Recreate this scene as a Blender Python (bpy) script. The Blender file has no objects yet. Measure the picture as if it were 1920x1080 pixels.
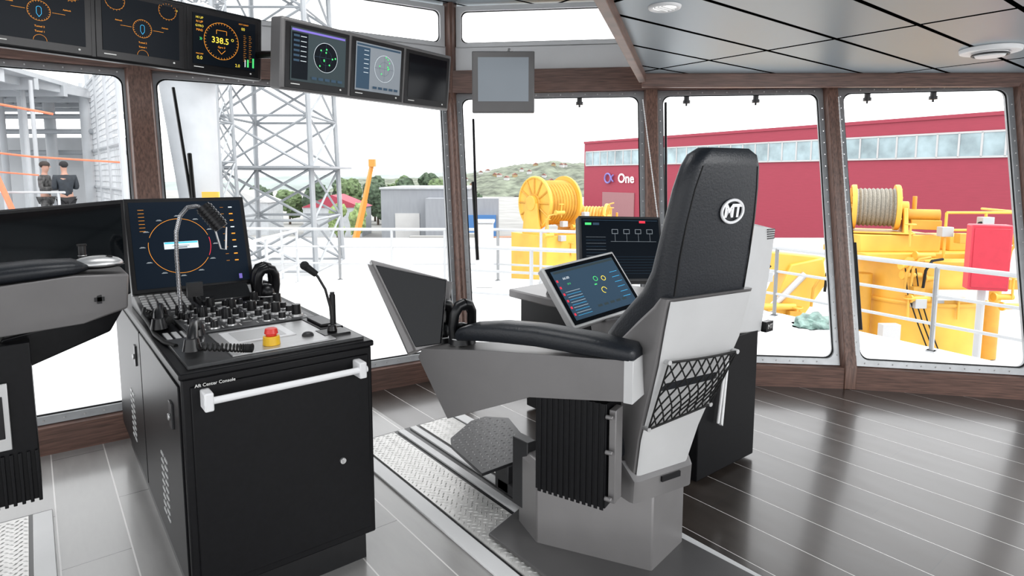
import bpy, bmesh, math, random
from mathutils import Vector as V, Matrix, noise as mnoise
random.seed(4)
sc=bpy.context.scene
sc.view_settings.view_transform='Standard'
COL=bpy.context.collection
# ------------------------------------------------------------------ materials
MATS={}
def mat(name,col,rough=.5,metal=0,var=.06,scale=12,bump=0,emit=0,stretch=(1,1,1),coat=0,spec=.5):
    if name in MATS: return MATS[name]
    m=bpy.data.materials.new(name); m.use_nodes=True; nt=m.node_tree; b=nt.nodes['Principled BSDF']
    tc=nt.nodes.new('ShaderNodeTexCoord'); mp=nt.nodes.new('ShaderNodeMapping'); mp.inputs['Scale'].default_value=stretch
    nz=nt.nodes.new('ShaderNodeTexNoise'); nz.inputs['Scale'].default_value=scale; nz.inputs['Detail'].default_value=4
    rp=nt.nodes.new('ShaderNodeValToRGB')
    rp.color_ramp.elements[0].position=.3; rp.color_ramp.elements[1].position=.7
    rp.color_ramp.elements[0].color=[max(0,c*(1-var)) for c in col]+[1]
    rp.color_ramp.elements[1].color=[min(1,c*(1+var)) for c in col]+[1]
    L=nt.links.new
    L(tc.outputs['Object'],mp.inputs[0]); L(mp.outputs[0],nz.inputs['Vector']); L(nz.outputs[0],rp.inputs[0]); L(rp.outputs[0],b.inputs['Base Color'])
    b.inputs['Roughness'].default_value=rough; b.inputs['Metallic'].default_value=metal; b.inputs['Specular IOR Level'].default_value=spec
    if coat: b.inputs['Coat Weight'].default_value=coat
    if emit:
        L(rp.outputs[0],b.inputs['Emission Color']); b.inputs['Emission Strength'].default_value=emit
    if bump:
        bp=nt.nodes.new('ShaderNodeBump'); bp.inputs['Strength'].default_value=bump; bp.inputs['Distance'].default_value=.01
        L(nz.outputs[0],bp.inputs['Height']); L(bp.outputs[0],b.inputs['Normal'])
    MATS[name]=m; return m
black=mat('black_powder_coat',(.004,.004,.005),.4,0,.2,60,spec=.2)
blackp=mat('black_plastic',(.006,.006,.007),.3,0,.2,30,spec=.35)
leather=mat('black_leather',(.009,.011,.015),.4,0,.15,140,.12,spec=.4)
dark=mat('dark_grey_plastic',(.03,.03,.032),.4,spec=.4)
plate=mat('console_plate_grey',(.05,.051,.053),.35,.3,.1,20)
grey=mat('chair_grey_paint',(.185,.178,.178),.36,.35,.04,8)
greyp=mat('pedestal_grey_paint',(.22,.212,.212),.38,.35,.04,8)
greyd=mat('dark_grey_paint',(.12,.117,.117),.42,.3,.04,8)  # plain darker grey for housings, base plate and tablet arm
ltgrey=mat('light_grey_paint',(.56,.56,.56),.4,.1,.03,8)
silver=mat('brushed_aluminium',(.55,.55,.55),.35,.7,.08,6,0,0,(1,30,1))
chrome=mat('dull_chrome',(.32,.32,.33),.25,.9,.05,6)
steel=mat('window_frame_steel',(.36,.37,.38),.42,.5,.1,14)
white=mat('white_paint',(.8,.8,.8),.45,0,.02,5)
whitep=mat('white_plastic',(.8,.8,.81),.35,0,.02,5)
glass=mat('screen_glass_black',(.003,.004,.005),.06,0,.1,3,spec=.3)
podglass=mat('pod_glass_black',(.004,.005,.007),.1,0,.1,3,spec=.2)
wood=mat('walnut_veneer_long_grain',(.135,.072,.055),.42,0,.45,5,0,0,(1.2,1.2,22))
woodv=mat('walnut_veneer_upright_grain',(.145,.078,.058),.42,0,.45,5,0,0,(20,20,1.2))
blackrub=mat('black_rubber',(.006,.006,.006),.6,spec=.3)
chk=mat('checker_plate_aluminium',(.68,.67,.65),.36,.3,.1,30)
red=mat('red_button',(.7,.03,.02),.35); yel=mat('yellow_button',(.85,.5,.02),.35)
tags=mat('ivory_marking',(.7,.7,.68),.5)
E=lambda n,c,s=1.0: mat('screen_'+n,c,.35,0,.02,3,0,s,spec=.12)
eo=E('orange',(.72,.27,.03)); ec=E('cyan',(.05,.42,.75)); eg=E('green',(.06,.5,.14)); ew=E('white',(.5,.55,.58)); en=E('navy',(.003,.005,.008),.4)
egy=E('slate',(.03,.042,.046),.7); elg=E('pale_slate',(.17,.19,.21),.6); er=E('red',(.6,.03,.05)); ev=E('violet',(.13,.1,.35)); eb=E('dim_blue',(.004,.009,.017),.4); ey=E('yellow',(.7,.55,.06)); es=E('steel_blue',(.03,.055,.085),.6)
# ------------------------------------------------------------------ mesh builder
class MB:
    def __init__(s): s.v=[];s.f=[];s.m=[];
    def add(s,vs,fs,mi=0):
        o=len(s.v); s.v+=[V(p) for p in vs]; s.f+=[[i+o for i in f] for f in fs]; s.m+=[mi]*len(fs); return s
    def box(s,lo,hi,mi=0,M=None):
        x0,y0,z0=lo;x1,y1,z1=hi
        vs=[V(p) for p in((x0,y0,z0),(x1,y0,z0),(x1,y1,z0),(x0,y1,z0),(x0,y0,z1),(x1,y0,z1),(x1,y1,z1),(x0,y1,z1))]
        if M: vs=[M@p for p in vs]
        return s.add(vs,[(0,3,2,1),(4,5,6,7),(0,1,5,4),(1,2,6,5),(2,3,7,6),(3,0,4,7)],mi)
    def prism(s,poly,vec,mi=0):
        n=len(poly); vec=V(vec); vs=[V(p) for p in poly]+[V(p)+vec for p in poly]
        fs=[list(range(n))[::-1],list(range(n,2*n))]+[(i,(i+1)%n,n+(i+1)%n,n+i) for i in range(n)]
        return s.add(vs,fs,mi)
    def loft(s,rings,mi=0,caps=True,closed=True):
        n=len(rings[0]); vs=[p for r in rings for p in r]; fs=[]
        for k in range(len(rings)-1):
            for i in range(n if closed else n-1):
                j=(i+1)%n; fs.append((k*n+i,k*n+j,(k+1)*n+j,(k+1)*n+i))
        if caps: fs+= [list(range(n))[::-1], [(len(rings)-1)*n+i for i in range(n)]]
        return s.add(vs,fs,mi)
    def tube(s,pts,r,n=8,mi=0,rs=None):
        pts=[V(p) for p in pts]; rings=[]; u=None
        for i,p in enumerate(pts):
            a=pts[max(0,i-1)]; b=pts[min(len(pts)-1,i+1)]; t=(b-a).normalized()
            if u is None:
                u=t.cross(V((0,0,1)));
                if u.length<.1: u=t.cross(V((1,0,0)))
                u.normalize()
            else:
                u=(u-t*u.dot(t))
                if u.length<1e-4: u=t.orthogonal()
                u.normalize()
            w=t.cross(u); rr=rs[i] if rs else r
            rings.append([p+(u*math.cos(2*math.pi*k/n)+w*math.sin(2*math.pi*k/n))*rr for k in range(n)])
        return s.loft(rings,mi)
    def cyl(s,p0,p1,r0,r1=None,n=20,mi=0): return s.tube([p0,p1],r0,n,mi,[r0,r0 if r1 is None else r1])
    def sph(s,c,r,n=12,mi=0,M=None):
        r=V(r) if hasattr(r,'__len__') else V((r,r,r)); c=V(c); rings=[]
        for k in range(1,n):
            a=math.pi*k/n; rings.append([c+V((r.x*math.sin(a)*math.cos(b),r.y*math.sin(a)*math.sin(b),r.z*math.cos(a))) for b in [2*math.pi*j/(2*n) for j in range(2*n)]])
        if M: rings=[[M@p for p in q] for q in rings]
        return s.loft(rings,mi)
    def torus(s,c,R,r,ax=(0,0,1),n=32,m=8,mi=0):
        ax=V(ax).normalized(); u=ax.orthogonal().normalized(); w=ax.cross(u); c=V(c); rings=[]
        for k in range(n+1):
            a=2*math.pi*k/n; d=u*math.cos(a)+w*math.sin(a)
            rings.append([c+d*(R+r*math.cos(b))+ax*r*math.sin(b) for b in [2*math.pi*j/m for j in range(m)]])
        return s.loft(rings,mi,False)
TXT={}
def textdata(body,bold=0):
    if (body,bold) in TXT: return TXT[(body,bold)]
    cu=bpy.data.curves.new('tmp','FONT'); cu.body=body; cu.size=1; cu.align_x='CENTER'; cu.align_y='CENTER'; cu.resolution_u=3; cu.offset=bold
    o=bpy.data.objects.new('tmp',cu); COL.objects.link(o); bpy.context.view_layer.update()
    me=bpy.data.meshes.new_from_object(o.evaluated_get(bpy.context.evaluated_depsgraph_get()))
    r=([tuple(v.co) for v in me.vertices],[tuple(p.vertices) for p in me.polygons])
    bpy.data.objects.remove(o); bpy.data.curves.remove(cu); bpy.data.meshes.remove(me); TXT[(body,bold)]=r; return r
def addtext(mb,body,org,ex,ey,size,mi=0,lift=0,bold=0):
    vs,fs=textdata(body,bold); ex=V(ex).normalized(); ey=V(ey).normalized(); nn=ex.cross(ey)
    mb.add([V(org)+ex*(v[0]*size)+ey*(v[1]*size)+nn*lift for v in vs],fs,mi)
def finish(name,mb,mats,parent=None,world=False,bevel=0,seg=2,smooth=32,recalc=True):
    me=bpy.data.meshes.new(name)
    vs=mb.v
    if parent is not None and world:
        inv=parent.matrix_basis.inverted(); vs=[inv@p for p in vs]
    org=V((0,0,0))
    if parent is None:
        lo=[min(p[i] for p in vs) for i in range(3)]; hi=[max(p[i] for p in vs) for i in range(3)]
        org=V(((lo[0]+hi[0])/2,(lo[1]+hi[1])/2,lo[2])); vs=[p-org for p in vs]
    me.from_pydata([tuple(p) for p in vs],[],mb.f)
    if not isinstance(mats,(list,tuple)): mats=[mats]
    for m in mats: me.materials.append(m)
    for p,i in zip(me.polygons,mb.m): p.material_index=min(i,len(mats)-1)
    if recalc:
        bm=bmesh.new(); bm.from_mesh(me); bmesh.ops.recalc_face_normals(bm,faces=bm.faces); bm.to_mesh(me); bm.free()
    for p in me.polygons: p.use_smooth=True
    me.set_sharp_from_angle(angle=math.radians(smooth))
    o=bpy.data.objects.new(name,me); COL.objects.link(o); o.location=org
    if parent is not None: o.parent=parent
    if bevel:
        b=o.modifiers.new('bevel','BEVEL'); b.width=bevel; b.segments=seg; b.limit_method='ANGLE'; b.angle_limit=math.radians(35)
    return o
def thing(name,label,cat,loc=(0,0,0),yaw=0,group=None):
    e=bpy.data.objects.new(name,None); COL.objects.link(e); e.empty_display_size=.1
    e.matrix_basis=Matrix.Translation(V(loc))@Matrix.Rotation(yaw,4,'Z'); e['label']=label; e['category']=cat
    if group: e['group']=group
    return e
def meta(o,label,cat,group=None):
    o['label']=label; o['category']=cat
    if group: o['group']=group
    return o
def struct(o): o['kind']='structure'; return o
def copyobj(o,parent,loc):
    c=o.copy(); COL.objects.link(c); c.parent=parent; c.location=loc; return c
class G:
    def __init__(s,TL,TR,BR,BL,lift=.0015):
        s.BL=V(BL); s.W=(V(BR)-V(BL)).length; s.ex=(V(BR)-V(BL)).normalized(); ey=(V(TL)-V(BL)); s.Hh=ey.length/s.W; s.ey=ey.normalized(); s.n=s.ex.cross(s.ey).normalized(); s.mb=MB(); s.l=lift; s.k=0
    def P(s,u,v): return s.BL+s.ex*(u*s.W)+s.ey*(v*s.W)+s.n*(s.l+s.k)
    def rect(s,u0,v0,u1,v1,mi): s.mb.add([s.P(u0,v0),s.P(u1,v0),s.P(u1,v1),s.P(u0,v1)],[(0,1,2,3)],mi); return s
    def ring(s,cx,cy,r0,r1,mi,a0=0,a1=360,n=40):
        a=[math.radians(a0+(a1-a0)*i/n) for i in range(n+1)]
        vs=[s.P(cx+r0*math.cos(t),cy+r0*math.sin(t)) for t in a]+[s.P(cx+r1*math.cos(t),cy+r1*math.sin(t)) for t in a]
        s.mb.add(vs,[(i,i+1,n+2+i,n+1+i) for i in range(n)],mi); return s
    def ticks(s,cx,cy,r0,r1,n,w,mi):
        for i in range(n):
            t=2*math.pi*i/n; s.line(cx+r0*math.cos(t),cy+r0*math.sin(t),cx+r1*math.cos(t),cy+r1*math.sin(t),w,mi)
        return s
    def line(s,x0,y0,x1,y1,w,mi):
        d=V((x1-x0,y1-y0)); d.normalize(); p=V((-d.y,d.x))*w/2
        s.mb.add([s.P(x0-p.x,y0-p.y),s.P(x1-p.x,y1-p.y),s.P(x1+p.x,y1+p.y),s.P(x0+p.x,y0+p.y)],[(0,1,2,3)],mi); return s
    def text(s,b,x,y,size,mi,bold=0): addtext(s.mb,b,s.P(x,y),s.ex,s.ey,size*s.W,mi,0,bold); return s
    def up(s): s.k+=.0006; return s
EM=[eo,ec,eg,ew,en,egy,elg,er,ev,eb,ey,es]
O_,C_,G_,W_,N_,S_,P_,R_,VI,B_,Y_,SB=range(12)
# ------------------------------------------------------------------ camera
cd=bpy.data.cameras.new('camera'); cam=bpy.data.objects.new('camera',cd); COL.objects.link(cam); sc.camera=cam
cd.sensor_width=36; cd.lens=21.47; cd.shift_y=-85/1920; cd.clip_end=3000; cd.clip_start=.05
HEAD=math.radians(38.3); pit=math.atan(125/1145)
cam.location=(0,0,1.5)
dirv=V((math.sin(HEAD)*math.cos(pit),math.cos(HEAD)*math.cos(pit),-math.sin(pit)))
cam.rotation_euler=dirv.to_track_quat('-Z','Y').to_euler()
# ------------------------------------------------------------------ room
B=[V(p) for p in((-3.2,4.3),(-1.15,4.17),(.56,4.08),(2.55,3.83),(3.56,2.81),(4.53,1.86),(5.32,.93),(5.95,-.2),(6.3,-1.8))]
NS=[]
for i in range(len(B)-1):
    t=(B[i+1]-B[i]).normalized(); NS.append(V((-t.y,t.x)))
VO=[]
for i in range(len(B)):
    a=NS[max(0,i-1)]; b=NS[min(len(NS)-1,i)]
    m=(a+b).normalized(); VO.append(m/(m.dot(a)))
LEAN=.68; Z0,Z1,ZR=.15,2.19,2.92
def wp(i,z,off=0):
    k=LEAN*max(0,min(1,(z-Z0)/(Z1-Z0)))
    q=B[i]+VO[i]*(k+off); return V((q.x,q.y,z))
def ws(i,s,z,off=0):
    a=wp(i,z,off); b=wp(i+1,z,off); t=(b-a).normalized(); a0=wp(i,z); return a0+t*s+V((NS[i].x,NS[i].y,0))*off
def seglen(i,z): return (wp(i+1,z)-wp(i,z)).length
# floor
fm=bpy.data.materials.new('plank_floor'); fm.use_nodes=True; nt=fm.node_tree; bs=nt.nodes['Principled BSDF']
def nd(t,**k):
    n=nt.nodes.new(t)
    for a,b_ in k.items(): setattr(n,a,b_)
    return n
def mth(op,a,b=None,c=None):
    n=nd('ShaderNodeMath',operation=op)
    for i,x in enumerate((a,b,c)):
        if x is None: continue
        if isinstance(x,(int,float)): n.inputs[i].default_value=x
        else: nt.links.new(x,n.inputs[i])
    return n.outputs[0]
def mix(f,a,b):
    n=nd('ShaderNodeMix',data_type='RGBA')
    if isinstance(f,(int,float)): n.inputs[0].default_value=f
    else: nt.links.new(f,n.inputs[0])
    for i,x in ((6,a),(7,b)):
        if isinstance(x,tuple): n.inputs[i].default_value=x+(1,)
        else: nt.links.new(x,n.inputs[i])
    return n.outputs[2]
g=nd('ShaderNodeNewGeometry'); sx=nd('ShaderNodeSeparateXYZ'); nt.links.new(g.outputs['Position'],sx.inputs[0])
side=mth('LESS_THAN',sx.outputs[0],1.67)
u=mth('DIVIDE',sx.outputs[0],.235); fu=mth('FRACT',mth('ADD',u,.01)); lin=mth('LESS_THAN',fu,mth('ADD',mth('MULTIPLY',side,.008),.016))
pid=mth('FLOOR',mth('ADD',u,.01)); wn=nd('ShaderNodeTexWhiteNoise',noise_dimensions='1D'); nt.links.new(pid,wn.inputs['W'])
vv=mth('ADD',mth('DIVIDE',sx.outputs[1],1.15),mth('MULTIPLY',wn.outputs[0],1.0)); cj=mth('LESS_THAN',mth('FRACT',vv),.004)
wn2=nd('ShaderNodeTexWhiteNoise',noise_dimensions='2D'); cb=nd('ShaderNodeCombineXYZ'); nt.links.new(pid,cb.inputs[0]); nt.links.new(mth('FLOOR',vv),cb.inputs[1]); nt.links.new(cb.outputs[0],wn2.inputs[0])
mp=nd('ShaderNodeMapping'); mp.inputs['Scale'].default_value=(7,1.3,1); nt.links.new(g.outputs['Position'],mp.inputs[0])
nz=nd('ShaderNodeTexNoise'); nz.inputs['Scale'].default_value=2.2; nz.inputs['Detail'].default_value=8; nt.links.new(mp.outputs[0],nz.inputs[0])
f1=mth('MULTIPLY',mth('ADD',mth('MULTIPLY',nz.outputs[0],1.3),mth('MULTIPLY',wn2.outputs[0],.35)),.75)
cdk=mix(f1,(.010,.0075,.0065),(.062,.05,.043)); cglare=mix(f1,(.18,.175,.17),(.37,.36,.35))  # window glare left of the track is painted in as a lighter floor colour
c1=mix(side,cdk,cglare); c2=mix(cj,c1,(.03,.028,.026)); c3=mix(lin,c2,(.72,.70,.68))
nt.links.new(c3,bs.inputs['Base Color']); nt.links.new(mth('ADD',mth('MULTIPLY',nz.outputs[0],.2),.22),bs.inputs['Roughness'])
bs.inputs['Coat Weight'].default_value=.55; bs.inputs['Coat Roughness'].default_value=.14; bs.inputs['Specular IOR Level'].default_value=.5
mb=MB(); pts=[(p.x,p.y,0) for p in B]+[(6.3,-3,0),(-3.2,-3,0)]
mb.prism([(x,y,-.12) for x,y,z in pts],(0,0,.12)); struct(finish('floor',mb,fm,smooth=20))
# ceiling materials
cm=bpy.data.materials.new('ceiling_panels'); cm.use_nodes=True; nt=cm.node_tree; bs=nt.nodes['Principled BSDF']
g=nd('ShaderNodeNewGeometry'); sx=nd('ShaderNodeSeparateXYZ'); nt.links.new(g.outputs['Position'],sx.inputs[0])
j1=mth('LESS_THAN',mth('FRACT',mth('DIVIDE',sx.outputs[1],.4)),.065)
j2=mth('LESS_THAN',mth('FRACT',mth('DIVIDE',mth('SUBTRACT',sx.outputs[0],3.53),1.5)),.02)
jj=mth('MAXIMUM',j1,j2)
nt.links.new(mix(jj,(.24,.285,.315),(.001,.001,.001)),bs.inputs['Base Color'])
inv=mth('SUBTRACT',1.0,jj)
nt.links.new(mth('ADD',mth('MULTIPLY',jj,.6),.38),bs.inputs['Roughness']); nt.links.new(mth('MULTIPLY',inv,.45),bs.inputs['Metallic']); nt.links.new(mth('MULTIPLY',inv,.5),bs.inputs['Specular IOR Level'])
mb=MB(); mb.prism([(-2.05,-1.04,2.25),(3.62,3.0,2.25),(6.1,1.0,2.25),(6.7,-3,2.25),(-2.05,-3,2.25)],(0,0,.06)); struct(finish('ceiling',mb,cm,smooth=20))
mb=MB(); hp=[(wp(i,ZR,.05).x,wp(i,ZR,.05).y,ZR) for i in range(len(B))]+[(6.9,-3,ZR),(-3.2,-3,ZR)]
mb.prism(hp,(0,0,.08)); struct(finish('ceiling_recess',mb,cm,smooth=20))
def strip(a,b,z0,z1,t):
    a=V((*a,0));b=V((*b,0)); d=(b-a).normalized(); n=V((-d.y,d.x,0))*t
    return [V((p.x,p.y,z0)) for p in(a,b,b+n,a+n)],(0,0,z1-z0)
mb=MB(); mb.prism(*strip((-2.05,-1.04),(3.65,3.02),2.19,2.42,.05)); struct(finish('trim_1',mb,wood,bevel=.004))
mb=MB(); mb.prism(*strip((3.63,3.03),(6.1,1.03),2.155,2.42,.05)); struct(finish('trim_2',mb,wood,bevel=.004))
mb=MB(); mb.prism(*strip((-2.05,-1.0),(3.62,3.05),2.42,ZR,.03)); mb.prism(*strip((3.62,3.05),(6.1,1.05),2.42,ZR,.03)); struct(finish('wall_inner',mb,ltgrey))
# window wall
def rrect(s0,s1,z0,z1,r,k=6):
    out=[]
    for cx,cz,a in((s1-r,z0+r,-90),(s1-r,z1-r,0),(s0+r,z1-r,90),(s0+r,z0+r,180)):
        for j in range(k+1):
            t=math.radians(a+90*j/k); out.append((cx+r*math.cos(t),cz+r*math.sin(t)))
    return out
def wframe(i,z0,z1,m,inset,rad,name,mt,bolts=True):
    mb=MB(); Lh=seglen(i,(z0+z1)/2)
    def mp_(s,z,off):
        L=seglen(i,z); return ws(i,s/Lh*L,z,off)
    oc=rrect(m,Lh-m,z0,z1,.01); ic=rrect(m+inset,Lh-m-inset,z0+inset,z1-inset,rad)
    n=len(oc)
    r=[[mp_(s,z,.03) for s,z in oc],[mp_(s,z,-.03) for s,z in oc],[mp_(s,z,-.03) for s,z in ic],[mp_(s,z,.03) for s,z in ic]]
    vs=[p for q in r for p in q]; fs=[]
    for k in range(4):
        k2=(k+1)%4
        for a in range(n): b_=(a+1)%n; fs.append((k*n+a,k*n+b_,k2*n+b_,k2*n+a))
    mb.add(vs,fs)
    g1=rrect(m+inset-.004,Lh-m-inset+.004,z0+inset-.004,z1-inset+.004,rad); g2=rrect(m+inset+.008,Lh-m-inset-.008,z0+inset+.008,z1-inset-.008,rad)
    vs=[mp_(s,z,-.01) for s,z in g1]+[mp_(s,z,-.01) for s,z in g2]; mb.add(vs,[(a,(a+1)%n,n+(a+1)%n,n+a) for a in range(n)],1)
    if bolts:
        mid=rrect(m+inset*.5,Lh-m-inset*.5,z0+inset*.5,z1-inset*.5,rad*.8,3)
        for a in range(len(mid)):
            p=mid[a]; q=mid[(a+1)%len(mid)]; d=math.dist(p,q); k=max(1,int(d/.09))
            if d<.04: continue
            for j in range(k):
                s=p[0]+(q[0]-p[0])*j/k; z=p[1]+(q[1]-p[1])*j/k
                c=mp_(s,z,-.03); nn=V((NS[i].x,NS[i].y,0)); mb.cyl(c,c-nn*.005,.0055,.0045,6,2)
    return struct(finish(name,mb,[mt,blackrub,silver],smooth=40))
wi=1; ti=3
for i in range(len(B)-1):
    wframe(i,Z0+.005,Z1-.005,.05,.040,.06,'window_%d'%wi,steel); wi+=1
    wframe(i,2.56,2.90,.06,.04,.05,'window_%d'%wi,white,False); wi+=1
    for (z0,z1,of,mt) in((0,Z0,-.08,wood),(Z1,2.37,-.09,wood)):
        mb=MB(); a0=wp(i,z0,of);b0=wp(i+1,z0,of);a1=wp(i,z1,of);b1=wp(i+1,z1,of); c0=wp(i,z0,.05);d0=wp(i+1,z0,.05);c1=wp(i,z1,.05);d1=wp(i+1,z1,.05)
        mb.loft([[a0,c0,c1,a1],[b0,d0,d1,b1]]); struct(finish('trim_%d'%ti,mb,mt)); ti+=1
    mb=MB(); mb.loft([[wp(i,2.37,-.03),wp(i,2.37,.05),wp(i,2.57,.05),wp(i,2.57,-.03)],[wp(i+1,2.37,-.03),wp(i+1,2.37,.05),wp(i+1,2.57,.05),wp(i+1,2.57,-.03)]])
    struct(finish('wall_fore' if i==0 else 'wall_fore.%03d'%i,mb,white))
for i in range(1,len(B)-1):
    ta=(B[i]-B[i-1]).normalized(); tb=(B[i+1]-B[i]).normalized(); na,nb=NS[i-1],NS[i]; rings=[]
    hw=.085 if i==2 else .062
    for z in(0,Z0,Z1,ZR):
        c=wp(i,z); k=[c.xy-ta*hw,c.xy-ta*(hw-.02)-na*.09,c.xy+tb*(hw-.02)-nb*.09,c.xy+tb*hw,c.xy+VO[i]*.05]
        rings.append([V((q.x,q.y,z)) for q in k])
    mb=MB(); mb.loft(rings); struct(finish('trim_%d'%ti,mb,woodv,bevel=.004)); ti+=1
# ------------------------------------------------------------------ floor tracks
def lozenges(mb,x0,x1,y0,y1,z,sp=.03,mi=0,inside=None):
    j=0; y=y0+sp*.5
    while y<y1-.008:
        x=x0+sp*.5+(0 if j%2 else sp*.5); i=0
        while x<x1-.008:
            if inside is None or inside(x,y):
                a=.7 if (i+j)%2 else -.7; dx,dy=math.cos(a)*.0125,math.sin(a)*.0125; px,py=-math.sin(a)*.0045,math.cos(a)*.0045
                mb.add([(x-dx,y-dy,z),(x+px,y+py,z),(x+dx,y+dy,z),(x-px,y-py,z),(x,y,z+.0035)],[(0,1,4),(1,2,4),(2,3,4),(3,0,4)],mi)
            x+=sp; i+=1
        y+=sp*.62; j+=1
def track(xc,y0,y1,label):
    t=thing('floor_rail_track',label,'floor rail',(xc,(y0+y1)/2,0))
    w=.39
    for s in(-1,1):
        mb=MB(); a,b_=sorted((xc+s*w,xc+s*(w-.07))); mb.box((a,y0,0),(b_,y1,.012)); finish('edge_strip',mb,white,t,True,.003)
        a,b_=sorted((xc+s*(w-.085),xc+s*.085)); mb=MB(); mb.box((a,y0,0),(b_,y1,.01),0); lozenges(mb,a,b_,max(y0,.6),y1,.01)
        finish('checker_plate',mb,chk,t,True)
        a,b_=sorted((xc+s*.06,xc+s*.02)); mb=MB(); mb.box((a,y0,0),(b_,y1,.014)); finish('guide_rail',mb,white,t,True,.002)
    mb=MB(); mb.box((xc-w+.002,y0,-.004),(xc+w-.002,y1+.02,.004)); finish('track_bed',mb,blackp,t,True)
track(1.67,-1.5,3.12,'aluminium checker plate floor track under the operator chair')
track(-.40,-1.5,3.32,'aluminium checker plate floor track beside black console')
# ------------------------------------------------------------------ console 1
c1=thing('control_console','black steel bridge console with white grab bar and knob covered top','console',(.657,3.02,0))
def P(name,mb,mats,parent=c1,**k): return finish(name,mb,mats,parent,True,**k)
mb=MB(); mb.box((.335,2.10,.12),(.98,3.95,.862)); P('cabinet_body',mb,black,bevel=.006)
mb=MB(); mb.box((.36,2.14,0),(.955,3.9,.12)); P('plinth',mb,blackp)
mb=MB(); mb.box((.328,2.09,.862),(.987,3.96,.885)); P('worktop',mb,black,bevel=.006)
mb=MB(); mb.box((.36,2.092,.15),(.962,2.10,.835)); d=P('front_door',mb,black,bevel=.003)
mb=MB(); mb.cyl((.85,2.092,.45),(.85,2.083,.45),.011,.011,14); mb.box((.847,2.080,.442),(.853,2.084,.458)); q=finish('lock',mb,silver,d); 
q.data.transform(Matrix.Translation((-.657,-3.02,0))); q['label']='small chrome lock'
mb=MB(); mb.tube([(.385,2.045,.795),(.935,2.045,.795)],.0115,14)
h=P('handle',mb,whitep); h['label']='white plastic grab bar'
for x in(.40,.915): mb=MB(); mb.box((x-.014,2.03,.765),(x+.014,2.10,.825)); P('handle_bracket',mb,whitep,bevel=.005)
for (y0,y1) in((2.13,2.98),(3.0,3.9)):
    mb=MB(); mb.box((.329,y0,.155),(.336,y1,.835),0)
    P('side_door',mb,black,bevel=.002)
    mb=MB(); mb.box((.322,y0+.10,.66),(.33,y0+.15,.75),0); mb.cyl((.322,y0+.125,.70),(.315,y0+.125,.70),.012,.012,12,1); P('door_latch',mb,[dark,silver],bevel=.002)
    mb=MB(); yc=y0+.36
    for k in range(9):
        for j in range(2):
            zz=.24+k*.028; yy=yc-.04+j*.075
            mb.box((.326,yy-.026,zz),(.330,yy+.026,zz+.009),0)
    P('louvre_vent',mb,ltgrey)
mb=MB(); addtext(mb,'Aft Center Console',(.432,2.0895,.838),(1,0,0),(0,0,1),.015,0,.001,.012); P('console_lettering',mb,tags,recalc=False)
mb=MB(); mb.box((.36,2.12,.885),(.96,2.52,.897)); P('trim_plate',mb,plate,bevel=.002)
mb=MB(); mb.box((.50,2.14,.897),(.86,2.50,.903)); P('control_plate',mb,silver,bevel=.002)
mb=MB(); mb.box((.53,2.28,.903),(.76,2.47,.906),0); mb.box((.56,2.30,.9062),(.73,2.45,.9068),1); P('pushbutton_field',mb,[whitep,ltgrey],bevel=.001)
mb=MB(); mb.sph((.79,2.24,.905),(.022,.022,.014),8); P('trackball',mb,dark)
mb=MB(); mb.box((.44,2.53,.885),(.93,3.06,.905)); P('knob_plate',mb,plate,bevel=.004)
mb=MB(); mb.cyl((.645,2.20,.903),(.645,2.20,.935),.03,.028,24,0); mb.cyl((.645,2.20,.935),(.645,2.20,.943),.018,.018,20,1); mb.cyl((.645,2.20,.943),(.645,2.20,.962),.024,.02,20,1)
P('emergency_stop',mb,[yel,red],bevel=.002)['label']='yellow guarded emergency stop with red cap'
kb=MB(); kb.cyl((0,0,0),(0,0,.005),.021,.020,18,2); kb.cyl((0,0,.005),(0,0,.028),.0155,.0135,14,0); kb.box((-.0015,.002,.028),(.0015,.013,.0288),1)
kn=None
for j in range(5):
    for i in range(7):
        x=.475+i*.066; y=2.58+j*.098
        if (i,j) in((0,4),(6,4),(3,0)): continue
        loc=V((x-.657+random.uniform(-.006,.006),y-3.02+random.uniform(-.01,.01),.905))
        if kn is None: kn=finish('knob',kb,[blackp,tags,silver],c1); kn.location=loc
        else:
            k2=copyobj(kn,c1,loc); k2.rotation_euler=(0,0,random.uniform(-1.2,1.2)); 
            if (i+j)%3==0: k2.scale=(1.3,1.3,1.8)
            elif (i*j)%4==1: k2.scale=(.75,.75,.8)
mb=MB()
for j in range(5):
    for i in range(7):
        x=.475+i*.066; y=2.58+j*.098; mb.box((x-.018,y+.030,.9052),(x+.018,y+.034,.9056)); mb.box((x+.028,y-.02,.9052),(x+.032,y+.01,.9056))
P('legend_marking',mb,tags)
sb=MB(); sb.box((-.009,-.009,0),(.009,.009,.008),0); s0=None
for j in range(4):
    for i in range(6):
        if (i+2*j)%3==1: continue
        loc=V((.508+i*.066-.657,2.629+j*.098-3.02,.905))
        if s0 is None: s0=finish('push_button',sb,ltgrey,c1,bevel=.0015); s0.location=loc
        else: copyobj(s0,c1,loc)
mb=MB(); mb.prism([(.35,3.0,.885),(.35,3.36,.885),(.35,3.36,.95),(.35,3.0,.90)],(.25,0,0)); P('keypad_housing',mb,dark,bevel=.004)
mb=MB()
for a in range(6):
    for b_ in range(8): 
        y=3.04+b_*.035; z=.903+(y-3.0)*.139; x=.37+a*.032; mb.box((x,y,z),(x+.022,y+.022,z+.006))
P('keypad',mb,ltgrey)
mb=MB(); mb.prism([(.60,3.08,.885),(.60,3.2,.885),(.60,3.2,.975),(.60,3.16,.975),(.60,3.08,.92)],(.22,0,0),0); mb.box((.62,3.074,.895),(.76,3.082,.91),1); P('radio_unit',mb,[blackp,tags],bevel=.004)
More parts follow.
